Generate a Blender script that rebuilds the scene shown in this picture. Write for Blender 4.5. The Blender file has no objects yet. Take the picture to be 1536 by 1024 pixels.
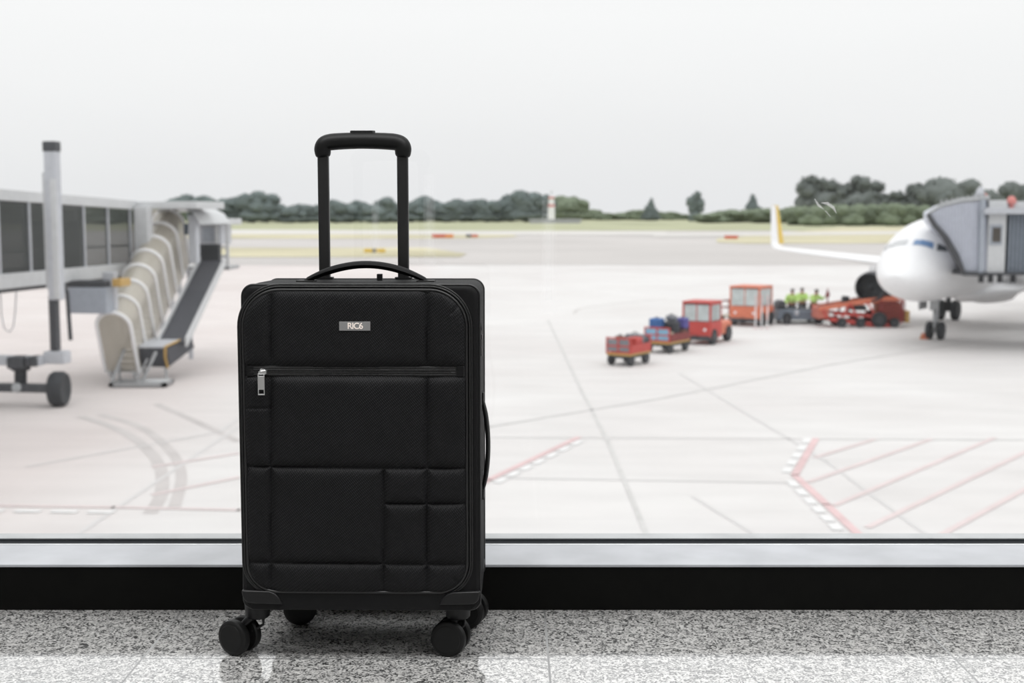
import bpy, bmesh, math, random
from mathutils import Vector, Matrix, noise
random.seed(7)
PI = math.pi
D = bpy.data
scene = bpy.context.scene
COL = scene.collection

# ------------------------------------------------------------------ camera maths
F = 1920.0; HC = 0.79; PITCH = math.atan(0.1); ZA = HC - 6.1      # ZA apron level
def zat(py, Y):            # height seen at image row py for a thing standing at distance Y
    return HC - Y*math.tan(PITCH + math.atan((py-512)/F))
def yat(py, z=ZA):         # ground distance of row py on level z
    return (HC-z)/math.tan(PITCH + math.atan((py-512)/F))
def xat(px, Y, z):
    return (px-768)/F*(Y*math.cos(PITCH)+(HC-z)*math.sin(PITCH))
def G(px, py, z=ZA):       # apron point
    Y = yat(py, z)
    return Vector((xat(px, Y, z), Y, z))
def P(px, py, Y):          # point in the upright plane at distance Y
    z = zat(py, Y)
    return Vector((xat(px, Y, z), Y, z))

# ------------------------------------------------------------------ materials
def mat(name, col, rough=0.6, metal=0.0, spec=0.5, noise_amt=0.0, noise_scale=5.0, bump=0.0, bump_scale=200.0, alpha=1.0, emit=0.0, detail=4):
    m = D.materials.new(name); m.use_nodes = True
    nt = m.node_tree; b = nt.nodes['Principled BSDF']
    b.inputs['Roughness'].default_value = rough
    b.inputs['Metallic'].default_value = metal
    b.inputs['Specular IOR Level'].default_value = spec
    b.inputs['Alpha'].default_value = alpha
    tc = nt.nodes.new('ShaderNodeTexCoord')
    n = nt.nodes.new('ShaderNodeTexNoise'); n.inputs['Scale'].default_value = noise_scale; n.inputs['Detail'].default_value = detail
    nt.links.new(tc.outputs['Object'], n.inputs['Vector'])
    r = nt.nodes.new('ShaderNodeValToRGB')
    lo = [max(0, c*(1-noise_amt)) for c in col]; hi = [min(1, c*(1+noise_amt)) for c in col]
    r.color_ramp.elements[0].position = 0.3; r.color_ramp.elements[1].position = 0.7
    r.color_ramp.elements[0].color = (*lo, 1); r.color_ramp.elements[1].color = (*hi, 1)
    nt.links.new(n.outputs['Fac'], r.inputs['Fac']); nt.links.new(r.outputs['Color'], b.inputs['Base Color'])
    if emit:
        b.inputs['Emission Color'].default_value = (*col, 1); b.inputs['Emission Strength'].default_value = emit
    if bump:
        n2 = nt.nodes.new('ShaderNodeTexNoise'); n2.inputs['Scale'].default_value = bump_scale
        nt.links.new(tc.outputs['Object'], n2.inputs['Vector'])
        bp = nt.nodes.new('ShaderNodeBump'); bp.inputs['Strength'].default_value = bump; bp.inputs['Distance'].default_value = 0.001
        nt.links.new(n2.outputs['Fac'], bp.inputs['Height']); nt.links.new(bp.outputs['Normal'], b.inputs['Normal'])
    return m

def weave_mat(name, base, hi, period=0.0032, strength=0.5):
    m = D.materials.new(name); m.use_nodes = True
    nt = m.node_tree; b = nt.nodes['Principled BSDF']; N = nt.nodes.new; L = nt.links.new
    b.inputs['Roughness'].default_value = 0.6; b.inputs['Specular IOR Level'].default_value = 0.16
    b.inputs['Sheen Weight'].default_value = 0.03; b.inputs['Sheen Roughness'].default_value = 0.5
    tc = N('ShaderNodeTexCoord'); mp = N('ShaderNodeMapping'); mp.vector_type = 'POINT'
    L(tc.outputs['Object'], mp.inputs['Vector'])
    mp.inputs['Rotation'].default_value = (0, math.radians(38), 0)
    w1 = N('ShaderNodeTexWave'); w1.bands_direction = 'X'; w1.inputs['Scale'].default_value = 0.314/period*1.0; w1.inputs['Distortion'].default_value = 0.4
    w2 = N('ShaderNodeTexWave'); w2.bands_direction = 'Z'; w2.inputs['Scale'].default_value = 0.314/period*0.62; w2.inputs['Distortion'].default_value = 0.4
    L(mp.outputs[0], w1.inputs['Vector']); L(mp.outputs[0], w2.inputs['Vector'])
    mul = N('ShaderNodeMath'); mul.operation = 'MULTIPLY'; L(w1.outputs['Fac'], mul.inputs[0]); L(w2.outputs['Fac'], mul.inputs[1])
    ns = N('ShaderNodeTexNoise'); ns.inputs['Scale'].default_value = 14; L(tc.outputs['Object'], ns.inputs['Vector'])
    m2 = N('ShaderNodeMath'); m2.operation = 'MULTIPLY'; L(mul.outputs[0], m2.inputs[0]); L(ns.outputs['Fac'], m2.inputs[1])
    mx = N('ShaderNodeMix'); mx.data_type = 'RGBA'
    mx.inputs['A'].default_value = (*base, 1); mx.inputs['B'].default_value = (*hi, 1)
    L(m2.outputs[0], mx.inputs['Factor']); L(mx.outputs['Result'], b.inputs['Base Color'])
    bp = N('ShaderNodeBump'); bp.inputs['Strength'].default_value = strength; bp.inputs['Distance'].default_value = 0.0005
    L(mul.outputs[0], bp.inputs['Height']); L(bp.outputs['Normal'], b.inputs['Normal'])
    return m

def glass_mat(name, gloss=0.05, tint=(1, 1, 1), rough=0.0):
    m = D.materials.new(name); m.use_nodes = True; nt = m.node_tree; nt.nodes.clear(); N = nt.nodes.new; L = nt.links.new
    o = N('ShaderNodeOutputMaterial'); t = N('ShaderNodeBsdfTransparent'); g = N('ShaderNodeBsdfGlossy'); mx = N('ShaderNodeMixShader')
    t.inputs['Color'].default_value = (*tint, 1); g.inputs['Roughness'].default_value = rough
    mx.inputs[0].default_value = gloss
    L(t.outputs[0], mx.inputs[1]); L(g.outputs[0], mx.inputs[2]); L(mx.outputs[0], o.inputs['Surface'])
    return m

def granite_mat():
    m = D.materials.new('polished_granite'); m.use_nodes = True
    nt = m.node_tree; b = nt.nodes['Principled BSDF']; N = nt.nodes.new; L = nt.links.new
    g = N('ShaderNodeNewGeometry')
    n1 = N('ShaderNodeTexNoise'); n1.inputs['Scale'].default_value = 92; n1.inputs['Detail'].default_value = 2; n1.inputs['Distortion'].default_value = 1.6
    n2 = N('ShaderNodeTexNoise'); n2.inputs['Scale'].default_value = 260; n2.inputs['Detail'].default_value = 2
    n3 = N('ShaderNodeTexNoise'); n3.inputs['Scale'].default_value = 9
    for n in (n1, n2, n3): L(g.outputs['Position'], n.inputs['Vector'])
    r1 = N('ShaderNodeValToRGB'); e = r1.color_ramp.elements
    e[0].position = 0.38; e[0].color = (0.055, 0.055, 0.055, 1); e[1].position = 0.64; e[1].color = (0.72, 0.71, 0.69, 1)
    x = r1.color_ramp.elements.new(0.46); x.color = (0.26, 0.26, 0.255, 1)
    x = r1.color_ramp.elements.new(0.54); x.color = (0.58, 0.575, 0.56, 1)
    ad = N('ShaderNodeMath'); ad.operation = 'MULTIPLY_ADD'; ad.inputs[1].default_value = 0.55; L(n2.outputs['Fac'], ad.inputs[0])
    ad2 = N('ShaderNodeMath'); ad2.operation = 'MULTIPLY_ADD'; ad2.inputs[1].default_value = 0.75; ad2.inputs[2].default_value = -0.155
    L(n1.outputs['Fac'], ad2.inputs[0]); L(ad2.outputs[0], ad.inputs[2]); L(ad.outputs[0], r1.inputs['Fac'])
    # joints of the staggered slabs
    mp = N('ShaderNodeVectorMath'); mp.operation = 'ADD'; mp.inputs[1].default_value = (0.66+0.725*10, -2.2155+0.3625+0.725*10, 0)
    sx = N('ShaderNodeSeparateXYZ'); cx = N('ShaderNodeCombineXYZ'); L(g.outputs['Position'], mp.inputs[0]); L(mp.outputs[0], sx.inputs[0])
    L(sx.outputs['Y'], cx.inputs['X']); L(sx.outputs['X'], cx.inputs['Y'])
    bk = N('ShaderNodeTexBrick'); bk.offset = 0.5; bk.offset_frequency = 2
    bk.inputs['Scale'].default_value = 1; bk.inputs['Brick Width'].default_value = 0.725; bk.inputs['Row Height'].default_value = 0.725
    bk.inputs['Mortar Size'].default_value = 0.0021; bk.inputs['Mortar Smooth'].default_value = 0.2
    bk.inputs['Color1'].default_value = (1, 1, 1, 1); bk.inputs['Color2'].default_value = (0.9, 0.9, 0.9, 1); bk.inputs['Mortar'].default_value = (0.03, 0.03, 0.03, 1)
    L(cx.outputs[0], bk.inputs['Vector'])
    mm = N('ShaderNodeMix'); mm.data_type = 'RGBA'; mm.blend_type = 'MULTIPLY'; mm.inputs['Factor'].default_value = 1
    L(r1.outputs['Color'], mm.inputs['A']); L(bk.outputs['Color'], mm.inputs['B']); L(mm.outputs['Result'], b.inputs['Base Color'])
    b.inputs['Roughness'].default_value = 0.5; b.inputs['Specular IOR Level'].default_value = 0.2
    gl_ = N('ShaderNodeBsdfGlossy'); gl_.inputs['Roughness'].default_value = 0.07; lw = N('ShaderNodeLayerWeight'); lw.inputs['Blend'].default_value = 0.5
    pw = N('ShaderNodeMath'); pw.operation = 'POWER'; pw.inputs[1].default_value = 2.2; L(lw.outputs['Facing'], pw.inputs[0])
    pm = N('ShaderNodeMath'); pm.operation = 'MULTIPLY'; pm.inputs[1].default_value = 1.05; L(pw.outputs[0], pm.inputs[0])
    ms = N('ShaderNodeMixShader'); L(pm.outputs[0], ms.inputs[0]); L(b.outputs[0], ms.inputs[1]); L(gl_.outputs[0], ms.inputs[2]); L(ms.outputs[0], nt.nodes['Material Output'].inputs['Surface'])
    rm = N('ShaderNodeMath'); rm.operation = 'MULTIPLY_ADD'; rm.inputs[1].default_value = 0.5; rm.inputs[2].default_value = 0.06
    L(bk.outputs['Fac'], rm.inputs[0]); L(rm.outputs[0], gl_.inputs['Roughness'])
    return m

def apron_mat():
    m = D.materials.new('apron_concrete'); m.use_nodes = True
    nt = m.node_tree; b = nt.nodes['Principled BSDF']; N = nt.nodes.new; L = nt.links.new
    g = N('ShaderNodeNewGeometry')
    n1 = N('ShaderNodeTexNoise'); n1.inputs['Scale'].default_value = 0.09; n1.inputs['Detail'].default_value = 6; n1.inputs['Distortion'].default_value = 0.6
    n2 = N('ShaderNodeTexNoise'); n2.inputs['Scale'].default_value = 0.6; n2.inputs['Detail'].default_value = 5
    mp = N('ShaderNodeMapping'); mp.inputs['Scale'].default_value = (0.5, 1.6, 1)
    L(g.outputs['Position'], mp.inputs['Vector']); L(g.outputs['Position'], n1.inputs['Vector']); L(mp.outputs[0], n2.inputs['Vector'])
    r1 = N('ShaderNodeValToRGB'); e = r1.color_ramp.elements
    e[0].position = 0.35; e[0].color = (0.64, 0.615, 0.605, 1); e[1].position = 0.65; e[1].color = (0.70, 0.685, 0.675, 1)
    L(n1.outputs['Fac'], r1.inputs['Fac'])
    r2 = N('ShaderNodeValToRGB'); e = r2.color_ramp.elements
    e[0].position = 0.3; e[0].color = (0.93, 0.93, 0.93, 1); e[1].position = 0.62; e[1].color = (1, 1, 1, 1)
    L(n2.outputs['Fac'], r2.inputs['Fac'])
    mm = N('ShaderNodeMix'); mm.data_type = 'RGBA'; mm.blend_type = 'MULTIPLY'; mm.inputs['Factor'].default_value = 1
    L(r1.outputs['Color'], mm.inputs['A']); L(r2.outputs['Color'], mm.inputs['B'])
    # pinker, dustier slabs on the side of the left gate
    sx = N('ShaderNodeSeparateXYZ'); L(g.outputs['Position'], sx.inputs[0])
    mr = N('ShaderNodeMapRange'); mr.inputs['From Min'].default_value = -7.0; mr.inputs['From Max'].default_value = -11.5; L(sx.outputs['X'], mr.inputs['Value'])
    pk = N('ShaderNodeMix'); pk.data_type = 'RGBA'; pk.blend_type = 'MULTIPLY'; pk.inputs['B'].default_value = (0.97, 0.92, 0.91, 1)
    L(mr.outputs[0], pk.inputs['Factor']); L(mm.outputs['Result'], pk.inputs['A'])
    L(pk.outputs['Result'], b.inputs['Base Color'])
    b.inputs['Roughness'].default_value = 0.85; b.inputs['Specular IOR Level'].default_value = 0.2
    return m

M = {}
M['granite'] = granite_mat()
M['apron'] = apron_mat()
M['cloth'] = weave_mat('black_twill', (0.0010, 0.0010, 0.0013), (0.0170, 0.0170, 0.0195), 0.0032, 0.9)
M['cloth_plain'] = mat('black_nylon', (0.0030, 0.0030, 0.0033), 0.62, spec=0.16, noise_amt=0.25, noise_scale=300, bump=0.5, bump_scale=900)
M['piping'] = mat('black_piping', (0.0035, 0.0035, 0.0038), 0.42, spec=0.5)
M['zip'] = mat('black_zip', (0.0028, 0.0028, 0.003), 0.45, spec=0.45, bump=0.6, bump_scale=500)
M['plastic'] = mat('black_plastic', (0.0042, 0.0042, 0.0045), 0.40, spec=0.3, noise_amt=0.1)
M['plastic_matte'] = mat('black_matte_plastic', (0.0034, 0.0035, 0.0035), 0.48, spec=0.22)
M['black_metal'] = mat('black_anodised_tube', (0.0045, 0.0045, 0.0047), 0.3, metal=0.0, spec=0.7)
M['silver'] = mat('satin_silver', (0.62, 0.62, 0.62), 0.32, metal=1.0, noise_amt=0.05, noise_scale=80)
M['plate'] = mat('grey_plate', (0.20, 0.20, 0.20), 0.5, metal=0.2, noise_amt=0.04, noise_scale=200)
M['letter'] = mat('pale_lettering', (0.85, 0.76, 0.70), 0.4)
M['sill'] = mat('grey_sill_stone', (0.33, 0.34, 0.36), 0.33, noise_amt=0.12, noise_scale=9, spec=0.5)
M['riser'] = mat('black_riser', (0.0016, 0.0016, 0.0013), 0.6, spec=0.08, noise_amt=0.3, noise_scale=25)
M['alu'] = mat('aluminium', (0.62, 0.63, 0.64), 0.35, metal=0.6, noise_amt=0.05)
M['gasket'] = mat('black_gasket', (0.006, 0.008, 0.010), 0.7, spec=0.1)
M['ledge'] = mat('grey_ledge', (0.38, 0.385, 0.39), 0.6, noise_amt=0.1, noise_scale=12)
M['paint'] = mat('white_wall_paint', (0.72, 0.71, 0.70), 0.8, noise_amt=0.03)
M['facade'] = mat('facade_panel', (0.5, 0.5, 0.5), 0.7, noise_amt=0.08)
M['glass'] = glass_mat('window_glass', 0.035, (0.985, 0.99, 0.99))
M['smear'] = glass_mat('glass_smear', 0.30, (1, 1, 1), 0.6)
M['white'] = mat('aircraft_white', (0.84, 0.84, 0.85), 0.35, noise_amt=0.02)
M['white_metal'] = mat('white_painted_metal', (0.58, 0.59, 0.60), 0.45, noise_amt=0.05)
M['pale'] = mat('pale_grey_metal', (0.50, 0.515, 0.55), 0.5, noise_amt=0.06)
M['bluegrey'] = mat('bluegrey_ribbed', (0.36, 0.39, 0.44), 0.6, noise_amt=0.06)
M['darkblue'] = mat('darkblue_panel', (0.095, 0.125, 0.16), 0.55, noise_amt=0.1)
M['dark'] = mat('dark_rubber', (0.035, 0.038, 0.043), 0.75, noise_amt=0.2)
M['slide'] = mat('dark_belt', (0.065, 0.068, 0.08), 0.6, noise_amt=0.15)
M['charcoal'] = mat('charcoal_metal', (0.055, 0.058, 0.065), 0.55, noise_amt=0.15)
M['steel'] = mat('galvanised', (0.38, 0.39, 0.40), 0.4, metal=0.4, noise_amt=0.1)
M['yellow'] = mat('yellow_paint', (0.50, 0.32, 0.10), 0.5, noise_amt=0.1)
M['red'] = mat('red_paint', (0.50, 0.065, 0.055), 0.5, noise_amt=0.12)
M['orange'] = mat('orange_red_paint', (0.64, 0.19, 0.11), 0.5, noise_amt=0.12)
M['maroon'] = mat('dark_red_canvas', (0.22, 0.05, 0.05), 0.8, noise_amt=0.2)
M['cyan'] = mat('sky_blue_canvas', (0.22, 0.42, 0.58), 0.8, noise_amt=0.15)
M['blue'] = mat('blue_bag', (0.05, 0.14, 0.36), 0.7, noise_amt=0.2)
M['purple'] = mat('violet_bag', (0.10, 0.09, 0.30), 0.7, noise_amt=0.2)
M['brown'] = mat('brown_bag', (0.16, 0.09, 0.075), 0.7, noise_amt=0.2)
M['beige'] = mat('beige_bag', (0.42, 0.36, 0.28), 0.7, noise_amt=0.15)
M['greybag'] = mat('grey_bag', (0.20, 0.21, 0.23), 0.7, noise_amt=0.15)
M['bagblack'] = mat('black_bag', (0.03, 0.032, 0.038), 0.7, noise_amt=0.15)
M['canopy'] = D.materials.new('milky_canopy')
def canopy_setup(m, col, alpha):
    m.use_nodes = True; b = m.node_tree.nodes['Principled BSDF']; nt = m.node_tree
    n = nt.nodes.new('ShaderNodeTexNoise'); n.inputs['Scale'].default_value = 1.3
    r = nt.nodes.new('ShaderNodeValToRGB'); r.color_ramp.elements[0].color = (*[c*0.82 for c in col], 1); r.color_ramp.elements[1].color = (*[min(1, c*1.15) for c in col], 1)
    nt.links.new(n.outputs['Fac'], r.inputs['Fac']); nt.links.new(r.outputs['Color'], b.inputs['Base Color'])
    b.inputs['Alpha'].default_value = alpha; b.inputs['Roughness'].default_value = 0.3
canopy_setup(M['canopy'], (0.50, 0.465, 0.40), 0.84)
M['tunnel_glass'] = D.materials.new('smoked_tunnel_glass')
canopy_setup(M['tunnel_glass'], (0.030, 0.038, 0.038), 0.58)
M['cabglass'] = mat('cab_glass', (0.50, 0.55, 0.55), 0.15, noise_amt=0.15, noise_scale=2)
M['cockpit_blue'] = mat('blue_windscreen', (0.12, 0.23, 0.42), 0.15)
M['cockpit_dark'] = mat('dark_windscreen', (0.05, 0.06, 0.07), 0.15)
M['cockpit_pale'] = mat('pale_windscreen', (0.52, 0.53, 0.54), 0.2)
M['lime'] = mat('lime_hi_vis', (0.50, 0.72, 0.22), 0.7, noise_amt=0.06, noise_scale=6)
M['navy'] = mat('navy_trousers', (0.03, 0.035, 0.05), 0.8, noise_amt=0.2)
M['skin'] = mat('skin', (0.42, 0.24, 0.17), 0.6, noise_amt=0.05)
M['hair'] = mat('dark_hair', (0.03, 0.025, 0.02), 0.7, noise_amt=0.3)
M['grass'] = mat('field_grass', (0.42, 0.43, 0.29), 0.95, spec=0.1, noise_amt=0.16, noise_scale=0.02, detail=8)
M['grass_dry'] = mat('dry_grass', (0.56, 0.52, 0.37), 0.95, spec=0.1, noise_amt=0.18, noise_scale=0.03, detail=8)
M['asphalt'] = mat('taxiway_asphalt', (0.53, 0.505, 0.49), 0.9, spec=0.1, noise_amt=0.08, noise_scale=0.02, detail=6)
M['asphalt_pale'] = mat('pale_taxiway', (0.62, 0.60, 0.575), 0.9, spec=0.1, noise_amt=0.06, noise_scale=0.02)
M['redline'] = mat('faded_red_line', (0.66, 0.49, 0.49), 0.9, spec=0.1, noise_amt=0.08, noise_scale=1.2)
M['redline_faint'] = mat('worn_red_line', (0.66, 0.565, 0.56), 0.9, spec=0.1, noise_amt=0.06, noise_scale=1.2)
M['whiteline'] = mat('white_line', (0.74, 0.735, 0.73), 0.9, spec=0.1)
M['joint'] = mat('joint_filler', (0.575, 0.565, 0.555), 0.9, spec=0.1, noise_amt=0.08)
M['joint_faint'] = mat('faint_joint', (0.60, 0.585, 0.58), 0.9, spec=0.1)
M['tyremark'] = mat('tyre_mark', (0.53, 0.50, 0.49), 0.9, spec=0.1, noise_amt=0.08, noise_scale=0.8)
M['leaf_blue'] = mat('hazy_foliage', (0.17, 0.205, 0.20), 0.95, spec=0.05, noise_amt=0.35, noise_scale=0.5, detail=8)  # distance haze is painted into the leaf colours, pale and greyed
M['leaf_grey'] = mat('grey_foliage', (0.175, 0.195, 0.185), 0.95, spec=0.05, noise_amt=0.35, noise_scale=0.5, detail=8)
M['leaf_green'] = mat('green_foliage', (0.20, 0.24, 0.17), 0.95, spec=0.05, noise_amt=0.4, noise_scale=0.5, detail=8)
M['bark'] = mat('bark', (0.11, 0.10, 0.09), 0.9, noise_amt=0.3)
M['signred'] = mat('red_sign', (0.58, 0.13, 0.07), 0.6)
M['signorange'] = mat('orange_sign', (0.72, 0.27, 0.08), 0.6)
M['signyellow'] = mat('yellow_sign', (0.72, 0.50, 0.08), 0.6)
M['pleat'] = mat('pleated_fabric', (0.58, 0.60, 0.66), 0.7, noise_amt=0.05)
M['house'] = mat('grey_building', (0.42, 0.43, 0.46), 0.8, noise_amt=0.1)
M['beacon'] = mat('red_beacon', (0.62, 0.22, 0.20), 0.5)

# ------------------------------------------------------------------ mesh builder
class MB:
    def __init__(s): s.v = []; s.f = []
    def add(s, vs, fs, T=None):
        o = len(s.v)
        s.v += [tuple(T @ Vector(p)) if T else tuple(p) for p in vs]
        s.f += [tuple(o+i for i in q) for q in fs]
    def box(s, x0, x1, y0, y1, z0, z1, T=None):
        s.add([(x0,y0,z0),(x1,y0,z0),(x1,y1,z0),(x0,y1,z0),(x0,y0,z1),(x1,y0,z1),(x1,y1,z1),(x0,y1,z1)],
              [(0,3,2,1),(4,5,6,7),(0,1,5,4),(1,2,6,5),(2,3,7,6),(3,0,4,7)], T)
    def hexa(s, pts):   # 8 corner points, bottom 4 ccw then top 4
        s.add(pts, [(0,3,2,1),(4,5,6,7),(0,1,5,4),(1,2,6,5),(2,3,7,6),(3,0,4,7)])
    def bar(s, p, q, w, h=None, up=(0,0,1)):
        p = Vector(p); q = Vector(q); h = h or w; d = (q-p).normalized(); u = Vector(up)
        if abs(d.dot(u)) > 0.98: u = Vector((0,1,0))
        r = d.cross(u).normalized(); u = r.cross(d)
        a = r*w/2; b = u*h/2
        s.hexa([p-a-b, p+a-b, q+a-b, q-a-b, p-a+b, p+a+b, q+a+b, q-a+b])
    def rings(s, rings, closed=True, cap=True, loop=False):
        n = len(rings[0]); o = len(s.v)
        for r in rings: s.v += [tuple(p) for p in r]
        R = len(rings)
        for i in range(R if loop else R-1):
            for j in range(n if closed else n-1):
                k = (j+1) % n; a = o+i*n; b = o+((i+1) % R)*n
                s.f.append((a+j, a+k, b+k, b+j))
        if cap and closed and not loop:
            s.f.append(tuple(o+j for j in reversed(range(n)))); s.f.append(tuple(o+(R-1)*n+j for j in range(n)))
    def path(s, pts, rad, n=12, flat=1.0, loop=False, up=(0,1,0)):
        pts = [Vector(p) for p in pts]; K = len(pts)
        if not hasattr(rad, '__len__'): rad = [rad]*K
        rs = []
        for i, p in enumerate(pts):
            if loop: d = pts[(i+1) % K]-pts[i-1]
            else: d = pts[min(i+1, K-1)]-pts[max(i-1, 0)]
            d.normalize(); u = Vector(up)
            if abs(d.dot(u)) > 0.97: u = Vector((1,0,0))
            a = d.cross(u).normalized(); b = a.cross(d).normalized()
            rs.append([p + a*math.cos(2*PI*j/n)*rad[i] + b*math.sin(2*PI*j/n)*rad[i]*flat for j in range(n)])
        s.rings(rs, loop=loop)
    def tube(s, p, q, r, r2=None, n=16): s.path([p, q], [r, r2 if r2 is not None else r], n)
    def lathe(s, prof, c=(0,0,0), axis=(0,0,1), n=32, cap=True):   # prof = [(radius, along)]
        ax = Vector(axis).normalized(); u = Vector((0,0,1)) if abs(ax.z) < 0.9 else Vector((1,0,0))
        a = ax.cross(u).normalized(); b = ax.cross(a); c = Vector(c)
        s.rings([[c+ax*h+a*math.cos(2*PI*j/n)*r+b*math.sin(2*PI*j/n)*r for j in range(n)] for r, h in prof], cap=cap)
    def prism(s, poly, y0, y1):      # poly in (x,z), extruded in y
        n = len(poly); s.rings([[(x, y0, z) for x, z in poly], [(x, y1, z) for x, z in poly]])
    def build(s, name, m, parent=None, smooth=None, bevel=0, T=None, seg=2, cull=False):
        me = D.meshes.new(name); me.from_pydata(s.v, [], s.f)
        if T: me.transform(T)
        bm = bmesh.new(); bm.from_mesh(me); bmesh.ops.recalc_face_normals(bm, faces=bm.faces); bm.to_mesh(me); bm.free()
        if smooth:
            me.polygons.foreach_set('use_smooth', [True]*len(me.polygons)); me.set_sharp_from_angle(angle=math.radians(smooth))
        me.materials.append(m)
        o = D.objects.new(name, me); COL.objects.link(o)
        if parent: o.parent = parent
        if bevel:
            b = o.modifiers.new('bevel', 'BEVEL'); b.width = bevel; b.segments = seg; b.limit_method = 'ANGLE'; b.angle_limit = math.radians(35)
            if not smooth:
                me.polygons.foreach_set('use_smooth', [True]*len(me.polygons)); me.set_sharp_from_angle(angle=math.radians(50)); b.harden_normals = True
        return o
def build_each(self, name, m, parent=None, **k):      # every separate piece becomes a part of its own
    par = list(range(len(self.v)))
    def find(i):
        while par[i] != i: par[i] = par[par[i]]; i = par[i]
        return i
    for f in self.f:
        for i in f[1:]: par[find(i)] = find(f[0])
    gs = {}
    for f in self.f: gs.setdefault(find(f[0]), []).append(f)
    out = []
    for fs in gs.values():
        ids = sorted({i for f in fs for i in f}); mp = {i: n for n, i in enumerate(ids)}; q = MB()
        q.v = [self.v[i] for i in ids]; q.f = [tuple(mp[i] for i in f) for f in fs]; out.append(q.build(name, m, parent, **k))
    return out
MB.build_each = build_each
def bx(name, m, parent, *a, bevel=0): 
    b = MB(); b.box(*a); return b.build(name, m, parent, bevel=bevel)
def tag(o, label, cat, group=None, kind=None):
    o['label'] = label; o['category'] = cat
    if group: o['group'] = group
    if kind: o['kind'] = kind
    return o
def thing(name, label, cat, loc=(0,0,0), rz=0, group=None):
    o = D.objects.new(name, None); COL.objects.link(o); o.location = loc; o.rotation_euler = (0,0,rz); o.empty_display_size = 0.2
    return tag(o, label, cat, group)
def struct(o): o['kind'] = 'structure'; return o
def rrect(x0, x1, z0, z1, r, n=8, rb=None):
    rb = r if rb is None else rb; out = []
    for cx, cz, a0, rr in ((x1-rb, z0+rb, -PI/2, rb), (x1-r, z1-r, 0, r), (x0+r, z1-r, PI/2, r), (x0+rb, z0+rb, PI, rb)):
        for i in range(n+1):
            a = a0+PI/2*i/n; out.append((cx+rr*math.cos(a), cz+rr*math.sin(a)))
    return out

# ================================================================== THE ROOM
Y_R = 2.497; Z_S = 0.0945
def sbox(name, m, *a, bevel=0): return struct(bx(name, m, None, *a, bevel=bevel))
RX = 7.0; RY = -8.0; RZ = 3.6
sbox('floor', M['granite'], -RX, RX, RY, Y_R+0.05, -0.12, 0.0)
sbox('ceiling', M['paint'], -RX, RX, RY, 2.90, RZ, RZ+0.15)
sbox('wall_back', M['paint'], -RX, RX, RY-0.15, RY, -0.12, RZ)
sbox('wall_left', M['paint'], -RX-0.15, -RX, RY, 2.90, -0.12, RZ)
sbox('wall_right', M['paint'], RX, RX+0.15, RY, 2.90, -0.12, RZ)
sbox('wall_front', M['facade'], -RX-0.15, RX+0.15, Y_R+0.08, 2.742, ZA, Z_S-0.022)
sbox('baseboard_front', M['riser'], -RX, RX, Y_R, Y_R+0.09, 0.0, Z_S-0.006)
sbox('trim_1', M['sill'], -RX, RX, Y_R-0.004, 2.645, Z_S-0.006, Z_S, bevel=0.0015)       # pale sill slab
w = D.objects.new('window_1', None); COL.objects.link(w); w['kind'] = 'structure'; w.location = (0, 2.68, Z_S)
b = MB(); b.box(-RX, RX, -0.036, -0.030, -0.01, 0.0015); b.box(-RX, RX, -0.004, 0.004, -0.03, -0.024)
for x in (-4.6, -2.1, 2.1, 4.6): b.box(x-0.03, x+0.03, -0.03, 0.03, -0.01, RZ-Z_S)
b.box(-RX, RX, -0.03, 0.03, RZ-Z_S-0.06, RZ-Z_S)
b.build('window_frame', M['alu'], w, bevel=0.001)
b = MB(); b.box(-RX, RX, -0.030, -0.0045, -0.022, 0.0); b.box(-RX, RX, 0.0045, 0.020, -0.022, -0.0005); b.build('gasket', M['gasket'], w)
b = MB(); b.box(-RX, RX, -0.004, 0.004, -0.002, RZ-Z_S-0.05); b.build('pane', M['glass'], w)
# faint greasy curl on the inside of the pane
b = MB()
for pts in ([(1222,298),(1228,308),(1236,314)], [(1232,304),(1241,305),(1250,311),(1255,320)], [(1238,316),(1246,325)]):
    q = [P(x, y, 2.675) for x, y in pts]; q = [(p.x, -0.0046, p.z-Z_S) for p in q]
    b.path(q, [0.0006, 0.0026, 0.0004] if len(q) == 3 else ([0.0006, 0.003, 0.003, 0.0004] if len(q) == 4 else [0.001, 0.0005]), 8, flat=0.08, up=(0,1,0))
b.build('smear', M['smear'], w, smooth=60)
M['reflection_streak'] = glass_mat('pane_reflection', 0.0)  # pale strips painted on the pane as reflections of the interior
_nt = M['reflection_streak'].node_tree; _d = _nt.nodes.new('ShaderNodeBsdfDiffuse'); _d.inputs['Color'].default_value = (0.95, 0.96, 0.97, 1)
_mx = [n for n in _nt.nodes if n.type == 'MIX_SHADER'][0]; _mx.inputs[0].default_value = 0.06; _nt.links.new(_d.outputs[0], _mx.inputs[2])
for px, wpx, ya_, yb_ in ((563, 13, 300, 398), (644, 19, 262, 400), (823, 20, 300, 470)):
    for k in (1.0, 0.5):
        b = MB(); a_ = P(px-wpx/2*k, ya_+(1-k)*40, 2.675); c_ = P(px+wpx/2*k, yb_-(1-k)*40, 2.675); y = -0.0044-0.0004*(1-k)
        b.add([(a_.x, y, c_.z-Z_S), (c_.x, y, c_.z-Z_S), (c_.x, y, a_.z-Z_S), (a_.x, y, a_.z-Z_S)], [(0,1,2,3)]); b.build('reflection_streak', M['reflection_streak'], w)
sbox('trim_2', M['ledge'], -RX, RX, 2.700, 2.746, Z_S-0.022, Z_S-0.001)

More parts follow.
